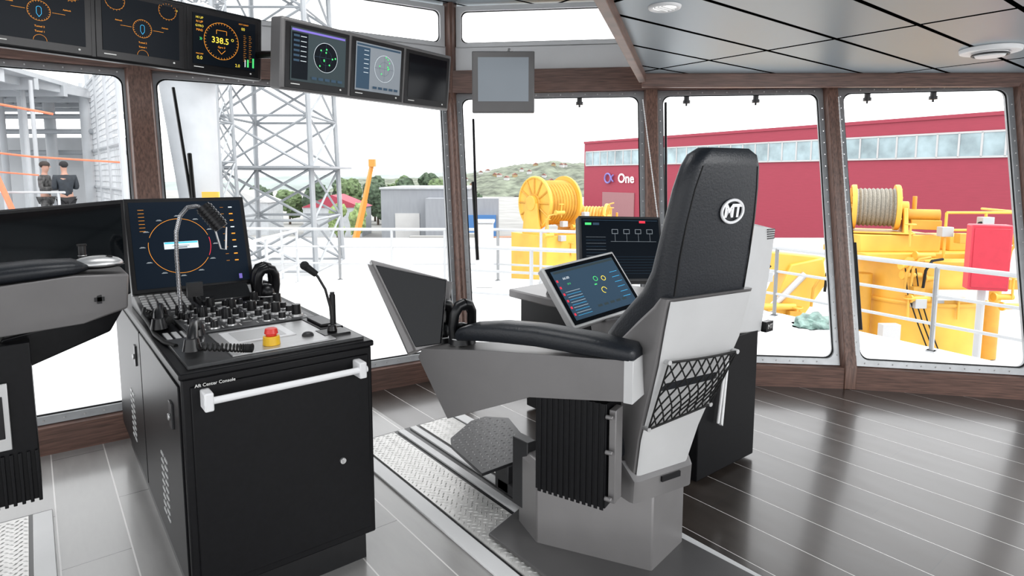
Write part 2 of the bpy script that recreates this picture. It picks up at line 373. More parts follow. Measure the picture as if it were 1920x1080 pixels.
for x in(.37,.40,.43): mb=MB(); mb.box((x,2.55,.885),(x+.02,2.66,.893)); P('rocker_switch',mb,ltgrey,bevel=.002)
mb=MB(); mb.tube([(.36,3.02,.93),(.345,2.95,.915),(.35,2.8,.90),(.345,2.65,.895),(.355,2.5,.895),(.375,2.4,.90)],.008,8); P('black_cable',mb,blackrub,smooth=60)
mb=MB(); mb.tube([(.60,3.1,.92),(.57,3.0,.93),(.54,2.93,.96),(.53,2.90,1.0)],.007,8); mb.box((.505,2.87,.985),(.565,2.90,1.045)); P('stalk_unit',mb,blackp,smooth=40)
def lever(parent,c,s=1,world=True,name='thruster_lever'):
    x,y,z=c; mb=MB()
    mb.cyl((x,y,z),(x,y,z+.018*s),.045*s,.04*s,20,0); mb.sph((x,y,z+.03*s),(.03*s,.036*s,.036*s),10,0)
    for sx_ in(-1,1):
        mb.tube([(x+sx_*.03*s,y,z+.02*s),(x+sx_*.036*s,y-.004*s,z+.06*s),(x+sx_*.032*s,y-.01*s,z+.10*s),(x+sx_*.02*s,y-.012*s,z+.122*s),(x,y-.012*s,z+.126*s)],.011*s,10,0,[.017*s,.016*s,.016*s,.018*s,.02*s])
    mb.torus((x,y,z+.019*s),.043*s,.002*s,mi=1,n=24,m=5)
    return finish(name,mb,[blackp,ltgrey],parent,world,smooth=50)
lever(c1,(.875,3.02,.905),1.2)
lever(c1,(.90,3.17,.90),1.2)
mb=MB(); mb.box((.86,2.30,.885),(.955,2.52,.905)); mb.box((.875,2.33,.905),(.94,2.49,.915)); P('intercom_unit',mb,blackp,bevel=.003)
def handset(name_label,base,a,lenx=.2,cord_to=None):
    t=thing('telephone_handset',name_label,'telephone',base)
    ca,sa_=math.cos(a),math.sin(a); L_=lenx/2
    def w(u_,v_,z): return V((base[0]+u_*ca-v_*sa_,base[1]+u_*sa_+v_*ca,base[2]+z))
    mb=MB(); mb.box((-.05,-.03,0),(.05,.03,.03),0,Matrix.Translation(V(base))@Matrix.Rotation(a,4,'Z')); finish('cradle',mb,blackp,t,True,bevel=.006)
    mb=MB(); mb.tube([w(-L_,0,.045),w(-L_*.6,0,.075),w(0,0,.085),w(L_*.6,0,.075),w(L_,0,.045)],.015,12,0,[.018,.017,.014,.017,.018])
    mb.cyl(w(-L_,0,.062),w(-L_,0,.022),.022,.03,18); mb.cyl(w(L_,0,.062),w(L_,0,.022),.022,.03,18)
    mb.torus(w(-L_,0,.024),.026,.003,n=20,m=5,mi=1); mb.torus(w(L_,0,.024),.026,.003,n=20,m=5,mi=1); finish('receiver',mb,[blackp,dark],t,True,smooth=50)
    pts=[]; p0=w(-L_,0,.03); p1=V(cord_to); n=320
    for k in range(n+1):
        s_=k/n; c=p0.lerp(p1,s_)+V((0,0,.006)); c+=V((math.sin(s_*math.pi)*.05,-math.sin(s_*math.pi)*.06,0)); ph=s_*2*math.pi*24
        d=(p1-p0).normalized(); u_=d.orthogonal().normalized(); v_=d.cross(u_); pts.append(c+(u_*math.cos(ph)+v_*math.sin(ph))*.012)
    mb=MB(); mb.tube(pts,.0033,5); finish('coiled_cord',mb,blackrub,t,True,smooth=60)
handset('black telephone handset with coiled cord on black console top',(.425,2.34,.897),math.radians(75),.22,(.56,2.135,.915))
handset('black telephone handset in cradle at edge of console top',(.385,2.80,.885),math.radians(80),.22,(.37,3.05,.90))
lp=thing('desk_lamp','chrome gooseneck lamp with black ribbed head on console top','lamp',(.47,2.84,.905))
mb=MB(); mb.cyl((.47,2.84,.885),(.47,2.84,.905),.03,.026,20); mb.cyl((.47,2.84,.905),(.47,2.84,.93),.014,.012,16); finish('base',mb,blackp,lp,True)
arc=[(.47,2.84,.925),(.468,2.84,1.05),(.466,2.84,1.17),(.47,2.84,1.27),(.487,2.835,1.335),(.515,2.83,1.37),(.55,2.82,1.375),(.578,2.81,1.355)]
mb=MB(); mb.tube(arc,.0075,12); 
for k in range(60):
    s_=k/60*(len(arc)-1); i=int(s_); p=V(arc[i]).lerp(V(arc[i+1]),s_-i); d=(V(arc[i+1])-V(arc[i])); mb.torus(p,.0075,.0016,d,14,4)
finish('gooseneck',mb,chrome,lp,True,smooth=60)
mb=MB(); hd=V((.585,2.805,1.35)); ax=V((.55,-.25,-.8)).normalized()
for k in range(7): mb.cyl(hd+ax*(k*.014-.02),hd+ax*(k*.014-.011),.034,.034,22); 
mb.cyl(hd-ax*.03,hd+ax*.085,.029,.029,20); finish('lamp_head',mb,blackp,lp,True)
mb=MB(); e=hd+ax*.07; mb.tube([e+V((-.02,0,0)),e+V((.0,-.01,-.10)),e+V((.02,-.01,-.105)),e+V((.028,0,-.01))],.004,8); finish('wire_guard',mb,silver,lp,True,smooth=60)
mc=thing('microphone','black gooseneck microphone on square base on console top','microphone',(.885,2.24,.885))
mb=MB(); mb.box((.835,2.19,.885),(.94,2.29,.905)); mb.cyl((.885,2.24,.905),(.885,2.24,.93),.02,.015,16); finish('base',mb,blackp,mc,True,bevel=.004)
mb=MB(); mb.tube([(.885,2.24,.92),(.88,2.24,1.0),(.865,2.245,1.07),(.84,2.25,1.12),(.82,2.255,1.145)],.005,10); finish('gooseneck',mb,blackp,mc,True,smooth=60)
mb=MB(); mb.cyl((.835,2.253,1.13),(.795,2.262,1.165),.012,.015,14); mb.sph((.795,2.262,1.166),.017,8); finish('microphone_head',mb,blackrub,mc,True,smooth=60)
mb=MB(); mb.cyl((.925,2.33,.905),(.925,2.33,1.03),.012,.012,14); mb.cyl((.925,2.33,1.03),(.925,2.33,1.04),.009,.009,12); meta(finish('handheld_radio',mb,blackp),'slim black handheld stick radio standing on console top','radio')
# ------------------------------------------------------------------ flat monitors
def monitor(name,label,TL,TR,BR,BL,depth,gfx,bez=.022,frame=blackp,stand=None,cat='monitor',base=None,scr=glass,chin=0):
    TL,TR,BR,BL=[V(p) for p in(TL,TR,BR,BL)]
    ex=(BR-BL).normalized(); ey=(TL-BL).normalized(); n=ex.cross(ey).normalized()
    loc=base or ((BL+BR)/2-n*depth/2)
    t=thing(name,label,cat,loc)
    mb=MB(); mb.prism([BL,BR,TR,TL],-n*depth); finish('housing',mb,frame,t,True,bevel=.006)
    a=[BL+(ex+ey)*bez+ey*chin,BR+(-ex+ey)*bez+ey*chin,TR-(ex+ey)*bez,TL+(ex-ey)*bez]; a=[p+n*.0008 for p in a]
    mb=MB(); mb.add(a,[(0,1,2,3)]); finish('screen',mb,scr,t,True,recalc=False)
    g_=G(a[3],a[2],a[1],a[0]); gfx(g_)
    if g_.mb.v: finish('screen_image',g_.mb,EM,t,True,recalc=False)
    if stand:
        mb=MB(); 
        for s_ in stand: mb.tube(s_[0],s_[1],10)
        finish('mount',mb,frame,t,True,smooth=50)
    return t,g_
def gfx_dp(g):
    H_=g.Hh; g.rect(0,0,1,H_,B_).up(); g.ring(.40,.40,.27,.2735,O_,20,160).ring(.40,.40,.27,.2735,O_,170,330).ring(.40,.40,.27,.275,R_,335,375)
    for a in range(0,360,30): 
        x=.40+.32*math.cos(math.radians(a)); y=.40+.30*math.sin(math.radians(a)); g.rect(x-.025,y-.003,x+.025,y-.001,W_).rect(x-.016,y+.004,x+.016,y+.006,W_)
    g.up().rect(.26,.37,.56,.44,W_).up().rect(.265,.422,.555,.437,C_).rect(.33,.398,.48,.402,B_).rect(.36,.377,.46,.39,P_)
    for k in range(9):
        y=H_-.07-k*.07; g.rect(.88,y-.008,.915,y+.003,O_ if k%3 else W_).rect(.80,y-.003,.83,y-.001,O_)
    for k in range(7): g.rect(.07,H_-.08-k*.035,.12,H_-.077-k*.035,O_)
    g.rect(.90,.02,.93,.07,VI)
monitor('monitor','large black monitor showing orange dial on console top',(.338,3.33,1.395),(.865,3.33,1.395),(.865,3.19,.965),(.338,3.19,.965),.05,gfx_dp,.02,base=(.6,3.3,.885),stand=[([(.6,3.36,.885),(.6,3.36,1.1)],.035),([(.5,3.36,.89),(.7,3.36,.89)],.02)])
def gfx_m0(g):
    g.rect(0,0,1,g.Hh,B_).up()
    for x,y in((.42,.26),(.63,.24),(.66,.13)): g.ring(x,y,.035,.038,C_).ring(x,y,.012,.014,C_)
    g.ring(.5,.3,.42,.423,SB,200,330)
monitor('monitor','wide dark monitor with faint blue rings beside black console',(-.24,2.93,1.365),(.325,3.13,1.40),(.318,3.03,1.00),(-.22,2.83,.965),.05,gfx_m0,.018,base=(-.3,3.3,.0),stand=[([(-.28,3.3,.0),(-.28,3.3,1.1),(-.15,3.05,1.15)],.035)])
# ------------------------------------------------------------------ overhead display clusters
def cluster(label,R,dirx,z0,z1,tilt,units,frame,gfxs,uw=.4):
    d=V((*dirx,0)).normalized(); n=V((d.y,-d.x,0))
    Rb=V((R[0],R[1],z0)); hgt=z1-z0; up=(V((0,0,1))+n*tilt).normalized()
    Lb=Rb-d*uw*units
    nn=d.cross(up).normalized()
    t=thing('overhead_display_panel',label,'display panel',(Lb+Rb)/2)
    mb=MB(); dep=.09
    mb.prism([Lb-d*.012,Rb+d*.012,Rb+d*.012+up*hgt,Lb-d*.012+up*hgt],-nn*dep); 
    finish('housing',mb,frame,t,True,bevel=.012,seg=3)
    for k in range(units):
        a=Lb+d*(uw*k+.008)+up*.012; b_=Lb+d*(uw*(k+1)-.008)+up*.012; c=b_+up*(hgt-.03); e=a+up*(hgt-.03)
        q=[p+nn*.004 for p in(a,b_,c,e)]
        mb=MB(); mb.prism([p-nn*.004 for p in q],nn*.004); finish('bezel',mb,blackp,t,True,bevel=.003)
        s_=[a+d*.025+up*.035,b_-d*.025+up*.035,c-d*.025-up*.02,e+d*.025-up*.02]; s_=[p+nn*.0055 for p in s_]
        mb=MB(); mb.add(s_,[(0,1,2,3)]); finish('screen',mb,podglass,t,True,recalc=False)
        g_=G(s_[3],s_[2],s_[1],s_[0]); gfxs[k](g_)
        if g_.mb.v: finish('screen_image',g_.mb,EM,t,True,recalc=False)
        mb=MB(); p=a+d*.03+up*.018+nn*.006; mb.add([p,p+d*.05,p+d*.05+up*.004,p+up*.004],[(0,1,2,3)]); p=b_-d*.05+up*.02+nn*.006; mb.sph(p,.005,5); finish('panel_marking',mb,tags,t,True,recalc=False)
    for f in(.2,.8):
        mb=MB(); p=Lb.lerp(Rb,f)+up*hgt*.6-nn*dep; kk=(4.60-p.y)/(-nn.y); mb.tube([p,p-nn*kk*.5,V((p.x-nn.x*kk,4.60,2.28))],.02,10)
        finish('wall_mount',mb,black,t,True)
    return t
def gfx_prop(txt):
    def f(g):
        H_=g.Hh; g.rect(0,0,1,H_,N_).up()
        for x in(.16,.84): g.ring(x,H_-.06,.12,.1225,O_,150,390).ticks(x,H_-.08,.105,.118,18,.003,O_)
        g.ring(.5,.36,.12,.1225,O_).ticks(.5,.36,.105,.12,24,.003,O_)
        g.up().ring(.5,.385,.024,.028,C_,0,180).line(.474,.385,.474,.325,.004,C_).line(.526,.385,.526,.325,.004,C_).line(.474,.325,.5,.285,.004,C_).line(.526,.325,.5,.285,.004,C_)
        g.line(.22,.36,.36,.36,.003,O_).line(.64,.36,.78,.36,.003,O_)
        g.text(txt[0],.5,.17,.03,O_).text(txt[1],.5,.11,.03,O_).text(txt[2],.2,.42,.026,O_).text(txt[2],.8,.42,.026,O_).text('0',.97,H_-.04,.035,Y_)
        g.ring(.5,.0,.07,.0725,O_,0,180)
    return f
def gfx_gyro(g):
    H_=g.Hh; g.rect(0,0,1,H_,N_).up(); g.ring(.44,.38,.27,.275,O_).ticks(.44,.38,.245,.27,36,.004,O_)
    g.text('338.5',.42,.385,.125,Y_,.01).ring(.615,.425,.014,.021,Y_).text('Gyro 2',.44,.29,.04,O_)
    g.line(.36,.48,.36,.54,.006,O_).line(.36,.54,.52,.54,.006,O_).line(.52,.54,.52,.48,.006,O_).line(.38,.25,.44,.19,.006,O_).line(.44,.19,.50,.25,.006,O_)
    for k,s in enumerate(('HI UP','N UP','GYRO','MAG')): g.text(s,.10,H_-.06-k*.06,.045,Y_ if k%2==0 else O_)
    g.text('»',.12,.38,.09,G_).text('NOT CONST',.80,H_-.04,.028,O_).text('00',.79,H_-.11,.06,Y_).text('MAG DEV',.10,.15,.026,O_).text('0.0',.10,.09,.07,Y_).text('2.0',.70,.05,.065,Y_)
    for x,m_ in((.80,O_),(.89,O_)): 
        for k in range(14): g.rect(x,.14+k*.03,x+(.03 if k%2 else .045),.143+k*.03,m_)
    g.rect(.86,.05,.89,.17,G_).rect(.95,.05,.98,.20,G_).rect(.82,.05,.835,.16,W_)
da=(math.sin(math.radians(75)),math.cos(math.radians(75)))
cluster('black overhead panel of three dark displays with orange dials',(1.045,3.571),da,2.02,2.35,.10,3,blackp,[gfx_prop(('Tunnel 2','Tunnel 1','Azimuth')),gfx_prop(('Tunnel 2','Tunnel 1','Azimuth')),gfx_gyro])
def gfx_map(bg,dots):
    def f(g):
        H_=g.Hh; g.rect(0,0,1,H_,bg).up(); g.rect(.02,H_-.05,.98,H_-.02,VI if bg==S_ else SB); g.rect(.02,.03,.30,H_-.07,N_ if bg==S_ else SB).up()
        for k in range(6): g.rect(.05,H_-.13-k*.07,.15,H_-.10-k*.07,SB).rect(.17,H_-.12-k*.07,.27,H_-.113-k*.07,W_)
        g.ring(.62,.40,.0,.22,N_ if bg==S_ else P_).up().ring(.62,.40,.215,.22,W_).ring(.62,.40,.11,.113,SB).line(.40,.40,.84,.40,.003,SB).line(.62,.18,.62,.62,.003,SB)
        random.seed(dots)
        for k in range(9):
            a=random.uniform(0,6.28); r=random.uniform(.04,.2); g.up().ring(.62+r*math.cos(a),.40+r*math.sin(a),0,.014,G_,n=10)
        for k in range(5): g.rect(.36+k*.12,.05,.45+k*.12,.09,SB)
    return f
db=(math.sin(math.radians(73.5)),math.cos(math.radians(73.5)))
cluster('grey overhead panel with two chart displays and one blank display',(2.085,3.293),db,1.905,2.235,.10,3,greyd,[gfx_map(S_,3),gfx_map(P_,8),lambda g:None],.388)
def hangm():
    L_=V((2.39,3.46,0)); R_2=V((2.72,3.20,0)); z0,z1=1.925,2.33
    t,g_=monitor('hanging_monitor','grey framed monitor with pale blank screen hanging from window header',(L_.x,L_.y,z1),(R_2.x,R_2.y,z1),(R_2.x,R_2.y,z0),(L_.x,L_.y,z0),.06,lambda g:g.rect(0,0,1,g.Hh,P_),.04,greyd,stand=[([(2.60,3.38,2.25),(2.80,3.58,2.4),(3.15,3.9,2.42)],.02)],chin=.035)
hangm()
# ------------------------------------------------------------------ operator chair
yaw=math.radians(-8); O=(1.76,1.55)
ch=thing('operator_chair','grey and black operator chair with armrest consoles on faceted pedestal','chair',(O[0],O[1],0),yaw)
def rr(w,yb,yf,z,r=.04,k=4):
    r=min(r,w*.9,(yf-yb)*.48); out=[]
    for cx,cy,a in((w-r,yb+r,-90),(w-r,yf-r,0),(-w+r,yf-r,90),(-w+r,yb+r,180)):
        for j in range(k+1):
            t=math.radians(a+90*j/k); out.append(V((cx+r*math.cos(t),cy+r*math.sin(t),z)))
    return out
mb=MB(); prof=[(.80,.16,-.36,-.06,.05),(.90,.187,-.375,-.10,.05),(.96,.190,-.39,-.125,.05),(1.0,.191,-.398,-.165,.045),(1.07,.192,-.415,-.235,.045),(1.13,.193,-.432,-.295,.05),(1.20,.193,-.442,-.335,.05),(1.28,.191,-.453,-.36,.05),(1.36,.185,-.466,-.38,.05),(1.46,.172,-.482,-.398,.05),(1.53,.155,-.495,-.412,.05),(1.565,.135,-.500,-.42,.045),(1.585,.10,-.490,-.435,.03)]
mb.loft([rr(w,a,b_,z,r) for z,w,a,b_,r in prof]); finish('backrest_cushion',mb,leather,ch,smooth=50)
mb=MB(); prof=[(.45,.135,-.235,-.12,.02),(.60,.150,-.272,-.16,.02),(.75,.168,-.325,-.18,.02),(.90,.188,-.382,-.19,.02),(.955,.194,-.400,-.215,.02),(1.03,.197,-.417,-.30,.02),(1.09,.199,-.431,-.37,.02),(1.125,.200,-.440,-.405,.014)]
mb.loft([rr(w,a,b_,z,r,2) for z,w,a,b_,r in prof]); finish('backrest_shell',mb,grey,ch,smooth=30)
mb=MB(); rings=[]
for z,w_,yb in((1.118,.185,-.441),(1.03,.183,-.420),(.955,.180,-.403),(.90,.172,-.385),(.75,.152,-.328),(.60,.138,-.274),(.455,.122,-.238)):
    rings.append([V((-w_,yb-.001,z)),V((-w_+.012,yb-.007,z)),V((w_-.012,yb-.007,z)),V((w_,yb-.001,z))])
mb.loft(rings,0,False,False); o=finish('back_cover',mb,ltgrey,ch,smooth=30); o['label']='back cover panel with daylight painted in as pale grey'  # paler than the shell: light on the chair back put into its colour
for sx_ in(-1,1): mb=MB(); mb.tube([V((sx_*(w-.034),a+.001,z)) for z,w,a in((1.13,.193,-.432),(1.25,.192,-.450),(1.36,.185,-.466),(1.46,.172,-.482),(1.53,.155,-.495))],.0022,6); finish('seam_piping',mb,blackrub,ch,smooth=60)
mb=MB(); cz=1.39; em=V((.035,-.4735,cz)); uy=V((0,-.13,1)).normalized(); ux=V((1,0,0)); nn=V((0,-1,0))
ring=[em+ux*.048*math.cos(t)+uy*.036*math.sin(t)+nn*.003 for t in [2*math.pi*k/40 for k in range(41)]]
mb.tube(ring,.0048,8,0); addtext(mb,'MT',em+nn*.004,ux,uy,.056,0,.0015,.045)
b_=finish('emblem',mb,whitep,ch,recalc=False); b_['label']='oval white emblem reading MT'
mb=MB(); A=V((-.155,-.388,.915));Bq=V((.16,-.388,.905));Cq=V((.125,-.312,.70));D=V((-.14,-.287,.655))
off=V((0,-.025,0))
def bl(u_,v_): 
    p=A.lerp(Bq,u_).lerp(D.lerp(Cq,u_),v_); return p+off*(1+1.2*math.sin(math.pi*u_)*math.sin(math.pi*min(1,v_+.1)))
mb.tube([bl(i/12,0) for i in range(13)],.004,6); mb.tube([bl(i/12,1) for i in range(13)],.004,6); mb.tube([bl(0,i/8) for i in range(9)],.003,6); mb.tube([bl(1,i/8) for i in range(9)],.003,6)
for k in range(-4,9):
    for sgn in(1,-1):
        pts=[]
        for j in range(17):
            v_=j/16; u_=(k/8)+(v_*.5 if sgn>0 else .5-v_*.5)
            if 0<=u_<=1: pts.append(bl(u_,v_))
        if len(pts)>1: mb.tube(pts,.0028,5)
finish('net_pocket',mb,blackrub,ch,smooth=60)
for p in(A,Bq,Cq,D): mb=MB(); mb.cyl(p+V((0,.02,0)),p+V((0,-.03,0)),.008,.008,10); finish('net_anchor',mb,silver,ch)
mb=MB(); mb.box((-.23,-.2,.50),(.23,.24,.60)); finish('seat',mb,leather,ch,bevel=.035,seg=4)
mb=MB(); mb.loft([rr(.145,-.25,.16,.36,.02,2),rr(.145,-.255,.18,.44,.02,2),rr(.16,-.20,.2,.50,.02,2)]); mb.box((-.02,-.262,.415),(.07,-.25,.435),1); finish('seat_base',mb,[grey,blackp],ch,smooth=30)
ped=[(1.735,1.355),(1.515,1.76),(1.56,1.93),(1.90,1.95),(2.00,1.60),(1.985,1.40)]
cx,cy=1.76,1.66
mb=MB(); mb.loft([[V((x,y,.02)) for x,y in ped],[V((x,y,.33)) for x,y in ped],[V((cx+(x-cx)*.94,cy+(y-cy)*.94,.36)) for x,y in ped]]); finish('pedestal',mb,greyp,ch,True,bevel=.006,smooth=25)
mb=MB(); mb.prism([(1.40,1.93,.016),(1.62,2.0,.016),(1.98,1.98,.016),(2.02,1.0,.016),(1.42,1.0,.016)],(0,0,.014)); finish('base_plate',mb,greyd,ch,True,bevel=.003)
y20=math.radians(20); M20=Matrix.Translation((1.754,1.604,0))@Matrix.Rotation(y20,4,'Z')
def T20(mb): mb.v=[M20@p for p in mb.v]; return mb
mb=MB(); prof=[(-.25,.925),(-.245,.79),(.12,.735),(.20,.70),(.48,.58),(.62,.80),(.60,.835),(.30,.875)]
mb.prism([(-.42,y,z) for y,z in prof],(.13,0,0)); mb.box((-.422,-.256,.785),(-.30,-.2495,.925),1); mb.box((-.4225,-.256,.785),(-.4195,-.225,.925),1)  # pale plates paint in the light on the arm's rear end
finish('armrest_console',T20(mb),[grey,ltgrey],ch,True,bevel=.006,smooth=25)
mb=MB(); rings=[]
for y,zc,h_,w_ in((-.255,.935,.016,.04),(-.24,.940,.028,.058),(-.1,.947,.035,.062),(.1,.950,.037,.062),(.25,.942,.037,.062),(.38,.925,.032,.056),(.44,.908,.025,.045),(.46,.90,.012,.025)):
    rings.append([V((-.37+w_*abs(math.cos(t))**.6*(1 if math.cos(t)>0 else -1),y,zc+h_*abs(math.sin(t))**.7*(1 if math.sin(t)>0 else -1))) for t in [2*math.pi*k/20 for k in range(20)]])
mb.loft(rings); finish('armrest_pad',T20(mb),leather,ch,True,smooth=60)
mb=MB(); mb.box((-.40,-.16,.40),(-.27,.105,.76))
for k in range(12): y=-.155+k*.0215; mb.box((-.4035,y,.393),(-.40,y+.014,.76))
finish('armrest_column',T20(mb),black,ch,True,bevel=.0015)
mb=MB(); 
for z in(.44,.60,.72): mb.cyl((-.405,-.185,z),(-.405,-.16,z),.008,.008,8)
mb.box((-.39,-.19,.42),(-.33,-.165,.74)); finish('column_bracket',T20(mb),grey,ch,True,bevel=.003)
for c in((-.335,.47,.86),(-.30,.60,.84)):
    lever(ch,tuple(M20@V(c)),1.2,True,'thruster_lever')
TL=V((-.42,.86,1.165));TR=V((-.31,.555,1.095));BR=V((-.345,.56,.84));BL=V((-.42,.63,.82))
ctr=(TL+TR+BR+BL)/4
nrm=((TR-BL).cross(TL-BR)).normalized()
if nrm.x>0: nrm=-nrm
mb=MB(); mb.prism([TL,TR,BR,BL],V((.05,.06,-.02))); mb.prism([TL+V((.01,.03,-.02)),TR+V((.06,.02,-.02)),BR+V((.06,.04,0)),BL+V((.01,.05,-.02))],V((.08,.07,-.04)))
finish('monitor_pod',T20(mb),greyp,ch,True,bevel=.005,smooth=25)
q=[p+nrm*.014 for p in(TL+(ctr-TL)*.12,TR+(ctr-TR)*.03,BR+(ctr-BR)*.03,BL+(ctr-BL)*.10)]
sub=MB(); sub.prism(q,-nrm*.03); finish('pod_screen',T20(sub),podglass,ch,True,bevel=.003)
mb=MB(); prof=[(-.12,.88),(-.12,.77),(.2,.70),(.46,.62),(.52,.80),(.3,.87)]
mb.prism([(.25,y,z) for y,z in prof],(.12,0,0)); finish('armrest_console',mb,grey,ch,bevel=.008)
def gfx_rm(g):
    H_=g.Hh; g.rect(0,0,1,H_,SB).up(); g.rect(.03,H_-.04,1,H_-.01,S_)
    for k in range(6): g.rect(.015,.06+k*.09,.04,.09+k*.09,R_)
    g.ring(.58,.44,.026,.034,G_).ring(.70,.42,.026,.034,Y_).ring(.62,.27,.034,.042,Y_,0,270).rect(.52,.36,.56,.375,G_)
    g.text('66.00',.17,H_-.12,.045,W_).text('29.3',.17,H_-.20,.03,G_)
    for k in range(10): g.rect(.06,.05+k*.035,.28,.053+k*.035,W_ if k%2 else C_)
    for k in range(5): g.rect(.4+k*.1,.08,.47+k*.1,.11,S_)
    for k in range(6): g.rect(.84,.12+k*.07,.96,.124+k*.07,C_)
TL=V((1.841,2.114,1.075));TR=V((2.287,2.081,1.124));BL=V((1.875,1.925,.82));BR=BL+(TR-TL)
ex=(BR-BL).normalized(); ey_=(TL-BL); ey_=(ey_-ex*ey_.dot(ex)); 
n=ex.cross(ey_).normalized()
mb=MB(); mb.prism([BL,BR,TR,TL],-n*.045); finish('tablet_housing',mb,ltgrey,ch,True,bevel=.006)
a=[BL+ex*.012+(TL-BL)*.04,BR-ex*.012+(TL-BL)*.04,TR-ex*.012-(TL-BL)*.04,TL+ex*.012-(TL-BL)*.04]; a=[p+n*.002 for p in a]
mb=MB(); mb.add(a,[(0,1,2,3)]); finish('tablet_bezel',mb,podglass,ch,True,recalc=False)
a2=[a[0]+ex*.02+(TL-BL)*.06,a[1]-ex*.02+(TL-BL)*.06,a[2]-ex*.02-(TL-BL)*.06,a[3]+ex*.02-(TL-BL)*.06]
g_=G(a2[3],a2[2],a2[1],a2[0]); g_.ey=(TL-BL).normalized(); gfx_rm(g_); finish('tablet_image',g_.mb,EM,ch,True,recalc=False)
mb=MB(); mid=(BL+BR)/2; mb.tube([mid-n*.05+V((0,0,.05)),mid+V((.05,.08,-.02)),V((2.10,1.98,.76))],.03,12); finish('tablet_arm',mb,greyd,ch,True)
fp=[(-.09,.55),(.06,.83),(.13,.89),(.36,.93),(.45,.90),(.50,.78),(.24,.47),(.18,.45)]
def inpoly(x,y,P_=fp):
    c=False; n_=len(P_)
    for i in range(n_):
        x0,y0=P_[i];x1,y1=P_[(i+1)%n_]
        if (y0>y)!=(y1>y) and x<(x1-x0)*(y-y0)/(y1-y0)+x0: c=not c
    return c
mb=MB(); mb.prism([(x,y,.185) for x,y in fp],(0,0,.015)); 
lozenges(mb,-.1,.52,.44,.94,.2,.036,1,lambda x,y: inpoly(x,y) and inpoly(x+.02,y) and inpoly(x-.02,y) and inpoly(x,y-.02))
finish('footrest',T20(mb),[dark,greyp],ch,True,bevel=.002)
mb=MB(); mb.box((1.62,1.90,.06),(1.74,2.16,.11)); mb.box((1.62,2.08,.06),(1.74,2.18,.19)); mb.box((1.55,1.86,.10),(1.60,1.96,.40)); finish('footrest_bracket',mb,dark,ch,True,bevel=.004)
# ------------------------------------------------------------------ second chair
c0=thing('operator_chair','grey operator chair armrest with black pad and finned column','chair',(-.75,2.6,0))
def Q(name,mb,mats,**k): return finish(name,mb,mats,c0,True,**k)
mb=MB(); mb.prism([(-.55,2.52,.96),(.12,2.52,.995),(.255,2.56,1.025),(.265,2.56,1.15),(.10,2.50,1.165),(-.55,2.48,1.12)],(0,.24,0)); Q('armrest_console',mb,grey,bevel=.008)
mb=MB(); mb.prism([(-.10,2.56,.97),(.17,2.56,1.01),(.245,2.6,1.02),(.20,2.6,.94),(-.06,2.58,.85),(-.16,2.56,.88)],(0,.16,0)); Q('armrest_underside',mb,blackp,bevel=.006)
rings=[]
for x,zc,h_,w_ in((-.5,1.16,.03,.09),(-.2,1.175,.036,.1),(.0,1.185,.034,.095),(.10,1.187,.028,.08),(.15,1.185,.012,.04)):
    rings.append([V((x,2.60+w_*math.cos(t),zc+h_*abs(math.sin(t))**.7*(1 if math.sin(t)>0 else -1))) for t in [2*math.pi*k/20 for k in range(20)]])
mb=MB(); mb.loft(rings); Q('armrest_pad',mb,leather,smooth=60)
mb=MB(); mb.box((-.155,2.50,.43),(-.03,2.70,.96)); 
for k in range(6): x=-.15+k*.022; mb.box((x,2.49,.425),(x+.010,2.5,.60))
Q('armrest_column',mb,black,bevel=.002)
mb=MB(); mb.box((-.145,2.485,.62),(-.095,2.495,.84),0); mb.box((-.13,2.482,.66),(-.11,2.487,.80),1); Q('column_plate',mb,[silver,blackp],bevel=.002)
mb=MB(); mb.box((.155,2.535,1.065),(.185,2.556,1.08)); mb.box((.163,2.535,1.057),(.177,2.556,1.088)); Q('adjuster_knob',mb,blackp)
mb=MB(); mb.box((-1.0,2.35,.50),(-.55,2.8,.62)); Q('seat',mb,leather,bevel=.03)
mb=MB(); mb.box((-.9,2.45,.02),(-.65,2.75,.5)); mb.box((-.7,2.52,.55),(-.12,2.66,.6)); mb.box((-.62,2.52,.6),(-.5,2.7,1.0)); Q('pedestal',mb,grey,bevel=.006)
ms=thing('computer_mouse','black and silver computer mouse on black armrest pad','mouse',(.16,2.60,1.165))
mb=MB(); mb.sph((.175,2.60,1.190),(.080,.045,.03),10); mb.v=[V((p.x,p.y,max(p.z,1.178))) for p in mb.v]; finish('mouse_shell',mb,silver,ms,True,smooth=60)
mb=MB(); mb.sph((.175,2.60,1.184),(.083,.048,.012),8); finish('mouse_skirt',mb,blackp,ms,True,smooth=60)
mb=MB(); mb.sph((.21,2.585,1.212),(.012,.006,.008),6); finish('scroll_wheel',mb,blackrub,ms,True,smooth=60)
js=thing('joystick','small black joystick standing behind black armrest pad','joystick',(.14,2.75,1.15))
mb=MB(); mb.cyl((.14,2.72,1.15),(.14,2.72,1.17),.022,.02,16); mb.cyl((.14,2.72,1.17),(.14,2.72,1.245),.014,.013,14); mb.torus((.14,2.72,1.21),.0135,.0015,n=16,m=4,mi=1); finish('grip',mb,[blackp,silver],js,True)
mb=MB(); mb.cyl((.14,2.72,1.245),(.14,2.72,1.252),.016,.016,14); finish('cap',mb,blackrub,js,True)
